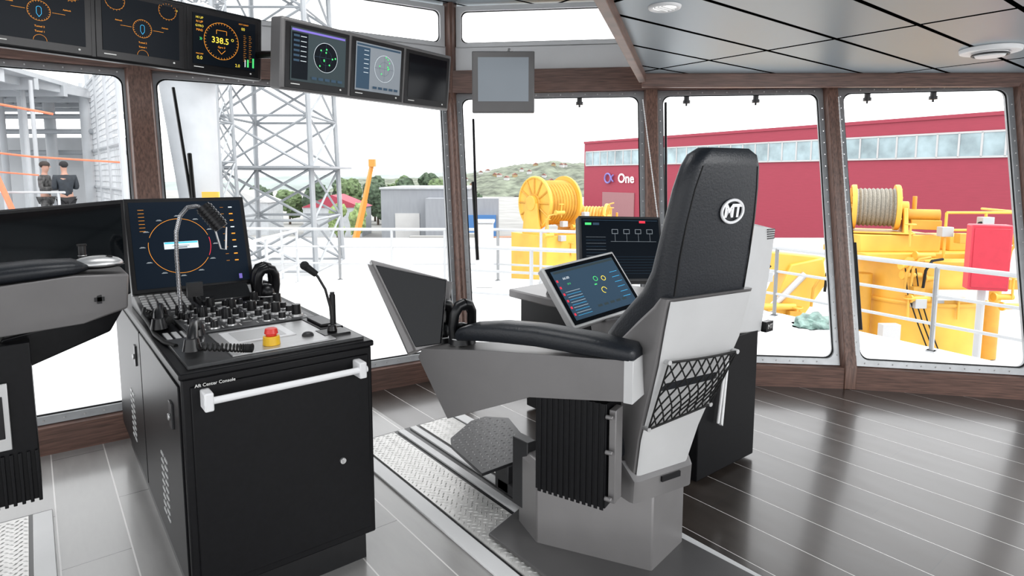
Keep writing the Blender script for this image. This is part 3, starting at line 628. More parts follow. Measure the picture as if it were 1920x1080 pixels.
# ------------------------------------------------------------------ console 2
c2=thing('control_console','black console with light grey worktop behind operator chair','console',(2.65,2.3,0))
def R2(name,mb,mats,**k): return finish(name,mb,mats,c2,True,**k)
mb=MB(); mb.box((2.45,1.66,.02),(2.96,2.95,.70)); R2('cabinet_body',mb,black,bevel=.006)
mb=MB(); mb.prism([(2.28,2.92,.76),(2.28,2.55,.76),(2.42,2.2,.76),(2.45,1.68,.76),(2.98,1.68,.76),(2.98,2.98,.76)],(0,0,.05)); R2('worktop',mb,greyp,bevel=.008)
mb=MB(); mb.box((2.36,2.3,.45),(2.6,2.9,.76)); mb.box((2.45,1.7,.68),(2.95,2.9,.77)); R2('drawer_unit',mb,black,bevel=.004)
mb=MB(); mb.prism([(2.73,1.66,.71),(2.99,1.66,.68),(3.165,1.70,1.215),(2.86,1.70,1.27),(2.80,1.70,1.2)],(.0,.16,0)); R2('side_display_housing',mb,ltgrey,bevel=.01)
mb=MB()
for k in range(5): mb.box((3.07,1.692,1.165+k*.012),(3.14,1.701,1.171+k*.012))
R2('vent_grille',mb,dark)
mb=MB(); mb.box((3.0,1.64,.68),(3.07,1.67,.735),0); addtext(mb,'MT',(3.035,1.638,.708),(1,0,0),(0,0,1),.035,1,.001); R2('badge',mb,[blackp,tags],recalc=False)
mb=MB(); mb.tube([(2.62,1.64,.68),(2.60,1.63,.5),(2.57,1.63,.30),(2.60,1.63,.28),(2.65,1.64,.60)],.008,8); R2('white_cable',mb,white,smooth=60)
def gfx_big(g):
    H_=g.Hh; g.rect(0,0,1,H_,N_).up()
    for k in range(12): g.rect(.05,.08+k*.04,.30,.083+k*.04,P_ if k%2 else SB)
    for k in range(4): g.rect(.38+k*.15,H_-.20,.46+k*.15,H_-.14,P_).up().rect(.387+k*.15,H_-.193,.453+k*.15,H_-.147,N_).line(.42+k*.15,H_-.2,.42+k*.15,H_-.30,.004,P_)
    g.line(.36,H_-.30,.95,H_-.30,.004,P_)
    g.rect(.74,H_-.06,.82,H_-.03,R_).rect(.02,H_-.03,.98,H_-.025,SB).rect(.04,H_-.09,.12,H_-.06,G_).rect(.14,H_-.09,.22,H_-.06,SB)
    for k in range(7): g.rect(.4,.06+k*.035,.95,.062+k*.035,SB)
monitor('monitor','large dark monitor in grey housing on console behind chair',(2.36,2.40,1.285),(2.80,2.19,1.27),(2.69,2.06,.93),(2.25,2.27,.945),.06,gfx_big,.016,frame=dark,base=(2.55,2.3,.81),stand=[([(2.58,2.36,.81),(2.58,2.34,1.1)],.035)])
lever(c2,(2.38,2.62,.81),1.0)
# ------------------------------------------------------------------ ceiling fittings
mb=MB(); c=V((2.28,1.79,2.25)); mb.torus(c,.062,.012,n=36,mi=0); mb.cyl(c,c+V((0,0,-.004)),.05,.05,28,1); 
for k in(-.02,0,.02): mb.box((c.x-.045,c.y+k-.003,c.z-.012),(c.x+.045,c.y+k+.003,c.z-.004),0)
meta(finish('ceiling_downlight',mb,[white,mat('lamp_lens',(.8,.8,.78),.4,0,.02,3,0,1.5)],smooth=50),'round white recessed ceiling downlight','ceiling light')
t=thing('smoke_detector','round white smoke detector on grey ceiling panel','smoke detector',(4.52,1.16,2.25))
mb=MB(); mb.cyl((4.52,1.16,2.25),(4.52,1.16,2.225),.155,.15,40); finish('base',mb,white,t,True,bevel=.004)
mb=MB(); mb.cyl((4.52,1.16,2.225),(4.52,1.16,2.20),.085,.07,32,0); mb.torus((4.52,1.16,2.212),.088,.006,n=32,mi=1); finish('sensor_head',mb,[white,dark],t,True)
def wiper(label,i,s,z0,z1,ds):
    t=thing('window_wiper',label,'wiper',ws(i,s,z0,.08))
    mb=MB(); mb.tube([ws(i,s,z0,.08),ws(i,s+ds*.5,(z0+z1)/2,.08),ws(i,s+ds,z1,.08)],.011,8); finish('wiper_arm',mb,blackp,t,True)
    mb=MB(); a=ws(i,s,z0-.12,.06); b_=ws(i,s,z0+.5,.06); mb.tube([a,b_],.014,6); finish('wiper_blade',mb,blackrub,t,True)
wiper('black pantograph wiper on window beside overhead display',2,.26,1.15,2.1,-.06)
wiper('black wiper arm on window below hanging monitor',3,.14,.95,1.98,.03)
wiper('black wiper arm on window beside wooden mullion',4,.11,.6,2.1,.02)
wiper('long black wiper arm on window facing yellow winch',5,.13,.5,2.0,-.02)
for i,s in((3,seglen(3,1.8)-.04),(5,.03),(6,.04)):
    pts=[ws(i,s,z,-.13) for z in(2.1,1.2,.25 if i!=3 else 1.0)]; mb=MB(); mb.tube(pts,.004,6)
    for j in range(60):
        p=pts[0].lerp(pts[2],j/60); mb.sph(p,.006,3)
    meta(finish('blind_chain',mb,white,smooth=60),'white beaded roller blind chain hanging by wooden mullion','blind chain','blind chains')
for i,fr in((3,.38),(3,.66),(4,.22),(4,.62),(5,.24),(5,.60)):
    L_=seglen(i,2.0); c=ws(i,L_*fr,2.15,.10); mb=MB(); mb.cyl(c+V((0,0,.05)),c-V((0,0,.03)),.022,.022,12); mb.cyl(c-V((0,0,.03)),c-V((0,0,.055)),.03,.03,14); mb.cyl(c-V((0,0,.055)),c-V((0,0,.075)),.008,.008,8)
    meta(finish('washer_nozzle',mb,dark),'small dark washer nozzle above window pane','nozzle','window washer nozzles')
# ------------------------------------------------------------------ outside
def site(r,d,z=0): return (r*math.cos(HEAD)+d*math.sin(HEAD), -r*math.sin(HEAD)+d*math.cos(HEAD), z)
SY=-HEAD
MS=Matrix.Rotation(SY,4,'Z')
def S(mb): mb.v=[MS@p for p in mb.v]; return mb
deckm=mat('white_deck_paint',(.8,.81,.82),.5,0,.03,1)
railm=mat('white_rail_paint',(.42,.43,.44),.5,0,.03,5)
yelp=mat('yellow_machine_paint',(.76,.42,.06),.45,0,.12,1.5); yeld=mat('deep_yellow_paint',(.58,.30,.035),.5,0,.15,2)  # second yellow is simply darker, for spokes, motors, drums and pipes
rope=mat('grey_wire_rope',(.25,.23,.19),.6,0,.3,40)
latt=mat('galvanised_lattice_steel',(.33,.35,.37),.5,.1,.1,1); lattl=mat('pale_galvanised_steel',(.42,.44,.46),.5,.1,.1,1)
orange=mat('orange_webbing',(.75,.18,.09),.6)
redb=mat('maroon_cladding',(.32,.034,.062),.6,0,.06,.6,0,0,(1,1,12)); gb=mat('grey_cladding',(.26,.275,.30),.6,0,.06,.3,0,0,(6,6,1)); blue=mat('blue_cladding',(.05,.16,.38),.6)
wpane=mat('pale_window_pane',(.30,.39,.42),.25,0,.4,.3)
outw=mat('exterior_white_paint',(.5,.5,.5),.5,0,.04,.5)
edge=[(-9,13.8),(-3.7,13.4),(-.3,13.3),(1.6,12.7),(4.4,9.75),(5.6,7.6),(7.0,5.2)]
mb=MB(); poly=[(x,y,-.85) for x,y in edge]+[(8.5,3.4,-.85),(6.5,2.0,-.85),(2.0,4.6,-.85),(-2.0,4.5,-.85),(-6,2,-.85),(-9,5,-.85)]
mb.prism(poly,(0,0,.12)); mb=S(mb); meta(finish('ship_deck',mb,deckm),'white painted steel deck outside the bridge windows','deck')
mb=MB(); mb.prism([(-40,12,-3.25),(40,12,-3.25),(40,45,-3.25),(-40,45,-3.25)],(0,0,.2)); mb.prism([(6,1,-3.25),(60,-20,-3.25),(60,12,-3.25),(6,12,-3.25)],(0,0,.2)); S(mb); meta(finish('cargo_deck',mb,mat('pale_cargo_deck',(.44,.45,.46),.6,0,.2,.6)),'pale grey lower ship deck carrying yellow winches','deck')
def railing(a,b_,z=-.73,h=1.1,group='white deck railings'):
    a=V((*a,z));b_=V((*b_,z)); A_=MS@a; B2=MS@b_; c=(A_+B2)/2
    t=thing('deck_railing','white tubular steel railing along deck edge','railing',c,group=group)
    L_=(B2-A_).length; d=(B2-A_).normalized()
    for k,r in((1.0,.032),(.66,.022),(.33,.022)):
        mb=MB(); mb.cyl(A_+V((0,0,h*k)),B2+V((0,0,h*k)),r,r,8); finish('rail',mb,railm,t,True)
    n=max(2,int(round(L_/1.3))); first=None
    for k in range(n+1):
        p=A_+d*(L_*k/n)
        if first is None: mb=MB(); mb.cyl((0,0,0),(0,0,h),.03,.03,8); mb.box((-.05,-.05,0),(.05,.05,.02)); first=finish('post',mb,railm,t); first.location=p-c
        else: copyobj(first,t,p-c)
ed2=[(-7.5,13.3),(-3.7,13.0),(-.3,12.9),(1.5,12.3),(4.2,9.6),(5.35,7.6),(6.7,5.4)]
for i in range(len(ed2)-1): railing(ed2[i],ed2[i+1])
railing((-4.5,9.5),(-4.5,12.7)); railing((-.9,9.8),(1.5,9.0))
def winch(r,d,z,R,wid,yaw_,label,zb,dm=rope):
    t=thing('deck_winch',label,'winch',site(r,d,zb),SY+yaw_)
    h=z-zb
    for s_ in(-1,1):
        mb=MB(); x=s_*wid/2; mb.cyl((x-.04,0,h),(x+.04,0,h),R,R,36)
        for k in range(12):
            a=2*math.pi*k/12; mb.tube([(x+s_*.06,math.cos(a)*R*.2,h+math.sin(a)*R*.2),(x+s_*.06,math.cos(a)*R*.95,h+math.sin(a)*R*.95)],.035*R,4,1)
        mb.torus((x+s_*.04,0,h),R*.95,.05*R,(1,0,0),36,6); mb.torus((x+s_*.05,0,h),R*.3,.06*R,(1,0,0),24,6,1)
        finish('drum_flange',mb,[yelp,yeld],t)
    mb=MB(); mb.cyl((-wid/2,0,h),(wid/2,0,h),R*.78,R*.78,32)
    for k in range(10): mb.torus((-wid/2+wid*(k+.5)/10,0,h),R*.78,wid/22,(1,0,0),28,5)
    finish('rope_drum',mb,dm,t)
    for s_ in(-1,1):
        mb=MB(); x=s_*(wid/2+.18); mb.prism([(x-.05,-R*.9,0),(x-.05,R*.9,0),(x-.05,R*.35,h*1.0),(x-.05,-R*.35,h*1.0)],(.1,0,0))
        mb.cyl((x-.08,0,h),(x+.08,0,h),R*.28,R*.28,20); finish('bearing_stand',mb,yelp,t,bevel=.02)
    mb=MB(); mb.box((-wid/2-.35,-R*1.1,0),(wid/2+.35,R*1.1,h-R*1.15 if h>R*1.4 else .03)); finish('winch_frame',mb,yelp,t,bevel=.01)
    mb=MB(); mb.cyl((wid/2+.2,0,h-R*.3),(wid/2+.9,0,h-R*.3),R*.25,R*.25,16); mb.box((wid/2+.3,-R*.5,max(.02,h-R*.9)),(wid/2+.9,R*.5,h-R*.5)); mb.cyl((wid/2+.4,R*.3,h-R*.2),(wid/2+.4,R*.3,h+R*.5),.05,.05,8); finish('winch_motor',mb,yeld,t,bevel=.01)
    return t
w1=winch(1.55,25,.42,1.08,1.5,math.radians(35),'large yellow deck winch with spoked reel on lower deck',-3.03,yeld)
def clutter(t,n,lo,hi,seed,face=-1):
    random.seed(seed)
    for k in range(n):
        x=random.uniform(lo[0],hi[0]); z=random.uniform(lo[2],hi[2]); y=random.uniform(lo[1],hi[1]); mb=MB(); q=k%4
        if q==0: mb.box((x-.12,y-.1,z-.1),(x+.14,y+.1,z+.12)); finish('valve_block',mb,yeld if k%8 else railm,t,bevel=.01)
        elif q==1: mb.cyl((x-.2,y,z),(x+.2,y,z),.07,.07,14); mb.cyl((x-.24,y,z),(x-.2,y,z),.1,.1,14); finish('hydraulic_motor',mb,yelp,t)
        elif q==2: mb.tube([(x,y,z-.4),(x,y-.05,z),(x+.12,y-.06,z+.22),(x+.4,y,z+.25)],.03,8); finish('hydraulic_pipe',mb,yeld if k%3 else blackrub,t,smooth=60)
        else: mb.cyl((x,y,z-.25),(x,y,z+.25),.025,.025,8); mb.torus((x,y,z+.25),.1,.015,(0,0,1),18,5); finish('handwheel',mb,yelp,t)
clutter(w1,26,(-1.3,-1.4,.8),(2.4,-1.1,3.2),3)
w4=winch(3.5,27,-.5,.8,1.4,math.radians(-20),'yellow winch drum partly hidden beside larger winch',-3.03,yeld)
clutter(w4,10,(-.9,-1.1,.8),(1.5,-.9,2.6),13)
w2=winch(8.9,15,.74,.55,.9,math.radians(-25),'yellow winch reel wound with grey rope on yellow tub',.14)
t=thing('crane_pedestal','large round yellow crane pedestal below winch reel','crane pedestal',site(10.1,15,-3.03),SY)
mb=MB(); mb.cyl((0,0,0),(0,0,2.6),1.35,1.35,40); mb.torus((0,0,2.6),1.35,.08,n=40,m=6); mb.torus((0,0,1.6),1.37,.05,n=40,m=6); finish('pedestal_drum',mb,yelp,t,smooth=40)
mb=MB(); mb.box((-1.9,-1.0,2.6),(1.4,1.0,2.75)); mb.box((-1.9,-.7,2.75),(.0,.7,3.15)); mb.box((.35,-.5,2.75),(1.1,.4,3.1)); finish('machinery_platform',mb,yelp,t,bevel=.02)
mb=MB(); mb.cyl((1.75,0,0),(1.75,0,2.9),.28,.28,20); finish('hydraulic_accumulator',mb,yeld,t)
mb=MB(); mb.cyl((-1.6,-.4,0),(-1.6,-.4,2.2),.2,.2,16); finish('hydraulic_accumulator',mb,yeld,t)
for k in range(3): 
    mb=MB(); x=-1.1+.12*k; mb.tube([(x,-.9,2.6),(x-.02,-1.2,2.45),(x,-1.3-.02*k,1.9),(x+.25,-1.35,1.2),(x+.5,-1.38,.6)],.016,6); finish('hydraulic_hose',mb,blackrub,t,smooth=60)
mb=MB(); mb.box((-.6,-1.5,1.75),(.6,-1.4,1.98)); finish('signboard',mb,outw,t)
mb=MB(); mb.box((-1.75,-1.55,.7),(-1.35,-1.35,1.2)); finish('junction_box',mb,outw,t)
clutter(t,34,(-1.3,-1.45,1.4),(1.7,-1.1,3.5),7)
for zq in(3.3,3.7): mb=MB(); mb.tube([(-.2,-1.1,zq),(1.6,-1.1,zq),(1.9,.6,zq)],.03,8); finish('guard_rail',mb,yelp,t)
for xq in(-.2,.7,1.6): mb=MB(); mb.cyl((xq,-1.1,2.6),(xq,-1.1,3.7),.03,.03,8); finish('guard_post',mb,yelp,t)
t=thing('deck_crane','yellow articulated deck crane beside railing','crane',site(5.9,13.2,-3.03),SY)
mb=MB(); mb.prism([(-.5,0,0),(.35,0,0),(.3,0,1.1),(1.0,0,2.2),(.9,0,2.75),(.2,0,2.6),(-.3,0,1.4)],(0,.6,0)); finish('column',mb,yelp,t,bevel=.03)
mb=MB(); mb.prism([(-1.0,.1,2.55),(.9,.1,2.35),(1.0,.1,2.75),(-1.0,.1,2.95)],(0,.4,0)); finish('boom',mb,yelp,t,bevel=.03)
mb=MB(); mb.cyl((-.8,.0,1.0),(.5,.0,2.4),.08,.08,12); finish('hydraulic_cylinder',mb,silver,t)
mb=MB(); mb.tube([(-.3,-.1,2.6),(-.7,-.15,2.2),(-.5,-.15,1.4),(0,-.1,1.2)],.03,8); finish('hydraulic_hose',mb,blackrub,t,smooth=60)
clutter(t,8,(-.7,-.25,1.4),(.9,-.1,2.8),21)
w3=winch(7.4,21,-.6,.7,1.6,math.radians(60),'small yellow winch on lower deck beside railing',-3.03)
clutter(w3,8,(-.9,-1.0,.8),(1.5,-.8,2.6),9)
t=thing('fire_hose_cabinet','bright red equipment cabinet on white post by railing','cabinet',site(6.75,8.6,-3.03),SY+math.radians(-20))
rp_=mat('signal_red_paint',(.55,.025,.05),.4)
mb=MB(); mb.box((-.24,-.12,2.92),(.24,.12,3.85)); finish('body',mb,rp_,t,bevel=.02)
mb=MB(); mb.cyl((0,.1,0),(0,.1,3),.05,.05,10); finish('post',mb,outw,t)
mb=MB(); mb.box((-.21,-.135,2.96),(.21,-.12,3.8)); finish('door',mb,rp_,t,bevel=.01)
bm=bmesh.new(); bmesh.ops.create_icosphere(bm,subdivisions=4,radius=1)
for v in bm.verts:
    nz_=mnoise.noise(v.co*2.3)*.35+mnoise.noise(v.co*6)*.12; v.co*=1+nz_; v.co=V((v.co.x*.34,v.co.y*.26,max(0,v.co.z)*.17))
me=bpy.data.meshes.new('tarpaulin'); bm.to_mesh(me); bm.free(); me.materials.append(mat('teal_tarpaulin',(.2,.3,.27),.6,0,.5,8)); o=bpy.data.objects.new('tarpaulin',me); COL.objects.link(o); o.location=site(4.55,9.0,-.73); meta(o,'crumpled teal tarpaulin heap on white deck','tarpaulin')
for (r,d,w_,h_,lb) in((-2.2,11.5,.5,.5,'low white locker on deck near railing'),(-.55,12.2,.35,1.3,'tall slim white vent post by deck railing'),(-5.4,11.0,.8,.9,'white deck locker near tower')):
    t=thing('deck_locker',lb,'locker',site(r,d,-.73),SY); mb=MB(); mb.box((-w_/2,-w_/2,0),(w_/2,w_/2,h_)); finish('body',mb,outw,t,bevel=.03); mb=MB(); mb.box((-w_/2-.03,-w_/2-.03,h_),(w_/2+.03,w_/2+.03,h_+.06)); finish('lid',mb,railm,t,bevel=.02)
def latticemb(mb,b4,t4,n,r,rb):
    b4=[V(p) for p in b4]; t4=[V(p) for p in t4]
    for k in range(4): mb.cyl(b4[k],t4[k],r,r,6)
    for j in range(n):
        f0,f1=j/n,(j+1)/n
        for k in range(4):
            k2=(k+1)%4; a=b4[k].lerp(t4[k],f0);b_=b4[k2].lerp(t4[k2],f0);c=b4[k].lerp(t4[k],f1);d=b4[k2].lerp(t4[k2],f1)
            mb.cyl(a,d,rb,rb,4); mb.cyl(b_,c,rb,rb,4); mb.cyl(a,b_,rb,rb,4)
t=thing('lattice_tower','tall pale steel lattice tower beside ship','tower',site(-11.6,31,-3.03),SY)
mb=MB(); w_=2.3; latticemb(mb,[(-w_,-w_,0),(w_,-w_,0),(w_,w_,0),(-w_,w_,0)],[(-w_*.8,-w_*.8,22),(w_*.8,-w_*.8,22),(w_*.8,w_*.8,22),(-w_*.8,w_*.8,22)],9,.13,.065); finish('lattice_frame',mb,latt,t)
for z in(4.9,9.8,14.6): mb=MB(); mb.box((-w_-.5,-w_-.5,z),(w_+.5,w_+.5,z+.10)); finish('tower_platform',mb,latt,t)
mb=MB(); 
for k in range(50): mb.cyl((-w_-.2,-w_,k*.4),(-w_+.3,-w_,k*.4),.025,.025,4)
mb.cyl((-w_-.2,-w_,0),(-w_-.2,-w_,20),.03,.03,4); mb.cyl((-w_+.3,-w_,0),(-w_+.3,-w_,20),.03,.03,4); finish('ladder',mb,latt,t)
t=thing('lattice_tower','narrow pale steel lattice mast beside white crane column','tower',site(-13.2,27,-3.03),SY)
mb=MB(); w_=.8; latticemb(mb,[(-w_,-w_,0),(w_,-w_,0),(w_,w_,0),(-w_,w_,0)],[(-w_*.6,-w_*.6,24),(w_*.6,-w_*.6,24),(w_*.6,w_*.6,24),(-w_*.6,w_*.6,24)],14,.08,.045); finish('lattice_frame',mb,latt,t)
t=thing('crane_column','thick white tapered crane column beside lattice tower','crane',site(-9.9,19.5,-3.03),SY)
mb=MB(); mb.tube([(0,0,0),(0,0,3),(0,0,3.2),(-.25,0,7.5)],.5,28,0,[.75,.75,.55,.8]); finish('column',mb,lattl,t,smooth=40)
mb=MB(); mb.box((-1.1,-.9,7.5),(.9,1,9.6)); finish('crane_housing',mb,lattl,t,bevel=.05)
mb=MB(); mb.box((.45,-.85,3.75),(.95,-.75,4.05)); finish('warning_sign',mb,yelp,t)
t=thing('ship_superstructure','pale grey ship superstructure with mesh walkway and pipes','ship superstructure',site(-12.3,17,-3.03),SY)
mb=MB(); mb.box((-9,5.2,0),(-1.6,5.8,5.9)); finish('bulkhead',mb,mat('pale_grey_bulkhead',(.4,.415,.43),.5,0,.15,.7),t)
mb=MB(); mb.prism([(-7,-2.3,7.1),(.2,-2.5,7.1),(-1.6,5.5,7.1),(-7,5.5,7.1)],(0,0,.12)); 
for k in range(8): mb.box((-7+.9*k,-2.2,6.9),(-6.9+.9*k,5.2,7.1))
for k in range(6): mb.box((-7,-2+1.4*k,6.8),(.0-.25*k,-1.85+1.4*k,7.1))
finish('walkway_canopy',mb,lattl,t)
mb=MB(); A_=V((-2.5,4.4,3.1));B3=V((3.15,-2.5,3.1)); d=(B3-A_)
for k in range(41): p=A_+d*(k/40); mb.cyl(p,p+V((0,0,4.3)),.013,.013,4)
for k in range(27): z=k*.16; mb.cyl(A_+V((0,0,z)),B3+V((0,0,z)),.011,.011,4)
for k in(0,10,20,30,40): p=A_+d*(k/40); mb.cyl(p-V((0,0,3.1)),p+V((0,0,4.6)),.07,.07,8)
for z in(0,1.1,2.2,4.3): mb.cyl(A_+V((0,0,z)),B3+V((0,0,z)),.05,.05,6)
finish('mesh_fence',mb,lattl,t)
mb=MB(); mb.box((-7,-2.9,2.96),(1.9,4.9,3.08)); finish('platform',mb,latt,t)
for x,y,r_,z1_ in((-1.9,1.0,.10,7),(-1.2,.2,.06,7),(-.9,2.2,.14,7),(-2.6,3.0,.16,7),(-.2,-.8,.05,7),(-3.0,1.6,.09,7),(.3,1.2,.07,5.4)):
    mb=MB(); mb.cyl((x,y,3.05),(x,y,z1_),r_,r_,12); finish('pipe',mb,lattl,t)
for z,y in((6.4,2.6),(5.9,2.2),(5.3,3.4)): mb=MB(); mb.cyl((-7,y,z),(.2,y,z),.08,.08,10); finish('pipe',mb,latt,t)
for z in(4.15,3.65): mb=MB(); mb.cyl((-5,-2.75,z),(1.9,-2.75,z),.028,.028,8); finish('handrail',mb,lattl,t)
for k in range(6): mb=MB(); mb.cyl((-4.5+1.25*k,-2.75,3.05),(-4.5+1.25*k,-2.75,4.15),.028,.028,8); finish('handrail_post',mb,lattl,t)
for pts,r_ in(([(-1.2,-2.4,6.35),(.3,-2.4,6.2),(1.5,-2.4,5.98)],.03),([(-1,-2.45,5.2),(1,-2.45,4.98),(3.1,-2.5,4.85)],.025),([(-.2,-2.85,6.3),(.15,-2.9,5.4),(.9,-2.95,3.5)],.06),([(-1,-2.5,4.72),(1.2,-2.6,4.55)],.02)):
    mb=MB(); mb.tube(pts,r_,6); finish('barrier_strap',mb,orange,t)
# people
skin=mat('skin',(.42,.24,.18),.6); hair=mat('dark_hair',(.03,.022,.018),.7); cl1=mat('mottled_grey_coverall',(.07,.07,.07),.8,0,.85,14); cl2=mat('dark_navy_jacket',(.018,.024,.032),.7,0,.3,10); cl3=mat('black_trousers',(.014,.014,.016),.8)
def skinmesh(name,joints,edges,mt,parent,sub=1):
    me=bpy.data.meshes.new(name); me.from_pydata([j[0] for j in joints],edges,[]); me.materials.append(mt)
    o=bpy.data.objects.new(name,me); COL.objects.link(o); o.parent=parent
    md=o.modifiers.new('skin','SKIN')
    sv=me.skin_vertices[0].data if me.skin_vertices else None
    if sv:
        for i,j in enumerate(joints):
            r=j[1]; sv[i].radius=r if isinstance(r,tuple) else (r,r); sv[i].use_root=(i==0)
    md.use_smooth_shade=True
    s_=o.modifiers.new('sub','SUBSURF'); s_.levels=sub; s_.render_levels=sub
    return o
def person(label,loc,yaw_,jacket,trous,hands,cap):
    t=thing('person',label,'person',loc,yaw_)
    J=[((0,0,.95),(.13,.10)),((0,0,1.12),(.13,.09)),((0,0,1.32),(.16,.10)),((0,0,1.46),(.09,.07)),((0,.01,1.54),.055),((0,.03,1.60),(.07,.08)),((0,.035,1.68),(.08,.098)),((0,.03,1.76),(.055,.07))]
    Ed=[(i,i+1) for i in range(7)]
    def chain(start,pts):
        a=start
        for p,r in pts: J.append((p,r)); Ed.append((a,len(J)-1)); a=len(J)-1
        return a
    for s_ in(-1,1):
        chain(0,[((s_*.10,0,.88),.085),((s_*.11,.02,.50),.06),((s_*.11,-.01,.10),.045),((s_*.11,.12,.04),.04)])
        hx,hy,hz=hands[0 if s_<0 else 1]
        w=chain(2,[((s_*.19,0,1.42),.062),((s_*.23,-.02,1.14),.045),((hx,hy,hz),.03)])
        dd=V((hx-s_*.23,hy+.02,hz-1.14)).normalized(); side=V((1,0,0))
        pm=V((hx,hy,hz))+dd*.06; pc=chain(w,[(tuple(pm),(.036,.018))])
        for k,l in((-1.5,.055),(-.5,.07),(.5,.075),(1.5,.06)):
            b_=pm+side*k*.018+dd*.03; chain(pc,[(tuple(b_),.009),(tuple(b_+dd*l*.5+V((0,0,-.01))),.009),(tuple(b_+dd*l*.8+V((0,0,-.035))),.008)])
        b_=pm-side*s_*.035; chain(w,[(tuple(b_),.011),(tuple(b_+dd*.035-side*s_*.01),.009)])
    skinmesh('body',J,Ed,skin,t)
    JJ=[((0,0,.90),(.16,.125)),((0,0,1.12),(.155,.115)),((0,0,1.33),(.185,.125)),((0,0,1.46),(.10,.085)),((0,.0,1.50),(.075,.07))]; EE=[(0,1),(1,2),(2,3),(3,4)]
    for s_ in(-1,1):
        h=hands[0 if s_<0 else 1]; n0=len(JJ); wrist=V((s_*.23,-.02,1.14)).lerp(V(h),.93)
        JJ+=[((s_*.20,0,1.42),.082),((s_*.235,-.02,1.14),.062),(tuple(wrist),.046)]; EE+=[(2,n0),(n0,n0+1),(n0+1,n0+2)]
    skinmesh('jacket',JJ,EE,jacket,t)
    JJ=[((0,0,.95),(.15,.12))]; EE=[]
    for s_ in(-1,1):
        n0=len(JJ); JJ+=[((s_*.10,0,.86),.105),((s_*.11,.02,.50),.08),((s_*.11,-.01,.10),.07)]; EE+=[(0,n0),(n0,n0+1),(n0+1,n0+2)]
    skinmesh('trousers',JJ,EE,trous,t)
    for s_ in(-1,1): mb=MB(); mb.box((s_*.11-.05,-.08,0),(s_*.11+.05,.20,.10)); finish('shoe',mb,blackp,t,bevel=.03,seg=3)
    mb=MB(); mb.sph((0,.02,1.725),(.092,.112,.09),10); mb.v=[V((p.x,p.y,max(p.z,1.70-(.09 if p.y<-.01 else 0)))) for p in mb.v]; 
    if cap: mb.prism([(-.07,.10,1.735),(.07,.10,1.735),(.05,.20,1.72),(-.05,.20,1.72)],(0,0,.012))
    finish('cap' if cap else 'hair',mb,cl3 if cap else hair,t,smooth=60)
    mb=MB(); mb.add([(-.014,.125,1.655),(.014,.125,1.655),(0,.15,1.66),(0,.125,1.70)],[(0,1,2),(1,3,2),(3,0,2)]); finish('nose',mb,skin,t)
    for s_ in(-1,1): mb=MB(); mb.sph((s_*.032,.118,1.69),.010,5); finish('eye',mb,cl3,t,smooth=60)
    return t
zp=.05
person('person in mottled grey coverall standing with hands together by railing',site(-11.42,15.0,zp),SY+math.radians(-70),cl1,cl1,[(-.05,.32,1.16),(.07,.33,1.15)],False)
pp=person('person in dark jacket and black trousers holding a small camera',site(-10.85,14.9,zp),SY+math.radians(50),cl2,cl3,[(-.07,.30,1.28),(.07,.30,1.28)],True)
M=pp.matrix_basis; mb=MB(); mb.box((-.065,.36,1.29),(.065,.41,1.37)); mb.cyl((0,.41,1.33),(0,.47,1.33),.028,.03,14); mb.v=[M@p for p in mb.v]; meta(finish('camera',mb,blackp,bevel=.005),'small black camera held in both hands','camera')
# red building
Lp=V((17.5,149));Rp=V((62,79)); bd=(Rp-Lp); BL_=bd.length; byaw=math.atan2(bd.y,bd.x)
t=thing('industrial_building','large maroon industrial hall with window band and white lettering','building',site(Lp.x,Lp.y,-13),SY+byaw)
zz=13
mb=MB(); mb.box((0,0,0),(BL_+12,40,22.5)); finish('hall_body',mb,redb,t)
mb=MB(); mb.box((.8,-.15,zz+4.0),(BL_+10,-.02,zz+7.2),0)
x=.8
while x<BL_+10: mb.box((x-.12,-.25,zz+4.0),(x+.12,-.15,zz+7.2),1); x+=2.6
mb.box((.8,-.25,zz+3.85),(BL_+10,-.15,zz+4.1),1); mb.box((.8,-.25,zz+7.1),(BL_+10,-.15,zz+7.35),1)
finish('window_band',mb,[wpane,outw],t)
mb=MB(); mb.box((-.1,-.2,22.2),(BL_+12,0,22.7)); finish('roof_edge',mb,redb,t)
mb=MB(); mb.box((7.0,-.2,0),(17.5,-.02,10.8)); finish('roller_door',mb,mat('dull_red_door',(.32,.15,.16),.6),t)
mb=MB(); addtext(mb,'One',(14.9,-.3,zz+.9),(1,0,0),(0,0,1),2.9,0,0,.02)
finish('lettering',mb,mat('white_lettering',(.95,.95,.95),.4,0,.01,3,0,.3),t,recalc=False)['label']='white lettering reading One'
mb=MB()
lx=9.0; pts=[]
for j in range(49):
    a=2*math.pi*j/48; pts.append((lx+1.0*math.cos(a),-.4,zz+1.0+1.05*math.sin(a)))
mb.tube(pts,.2,6)
pts=[(lx+1.0+.75*math.sin(math.pi*1.5*j/20-.75*math.pi)*1.0+.3,-.4,zz+1.0+.85*math.cos(math.pi*1.5*j/20-.75*math.pi)) for j in range(21)]
mb.tube([(lx+.75,-.4,zz+.3),(lx+1.15,-.4,zz+.85),(lx+1.5,-.4,zz+1.5),(lx+1.9,-.4,zz+1.75)],.16,6); mb.tube([(lx+.75,-.4,zz+1.75),(lx+1.15,-.4,zz+1.15),(lx+1.5,-.4,zz+.5),(lx+1.9,-.4,zz+.25)],.16,6)
finish('logo',mb,mat('violet_logo',(.2,.17,.45),.5,0,.01,3,0,.15),t)
t=thing('industrial_building','low grey clad warehouse with white roller door and blue annex','building',site(-30,140,-13),SY)
mb=MB(); mb.box((0,0,0),(20,30,11.6)); mb.box((11,-6,0),(27,0,9.6)); finish('hall_body',mb,gb,t)
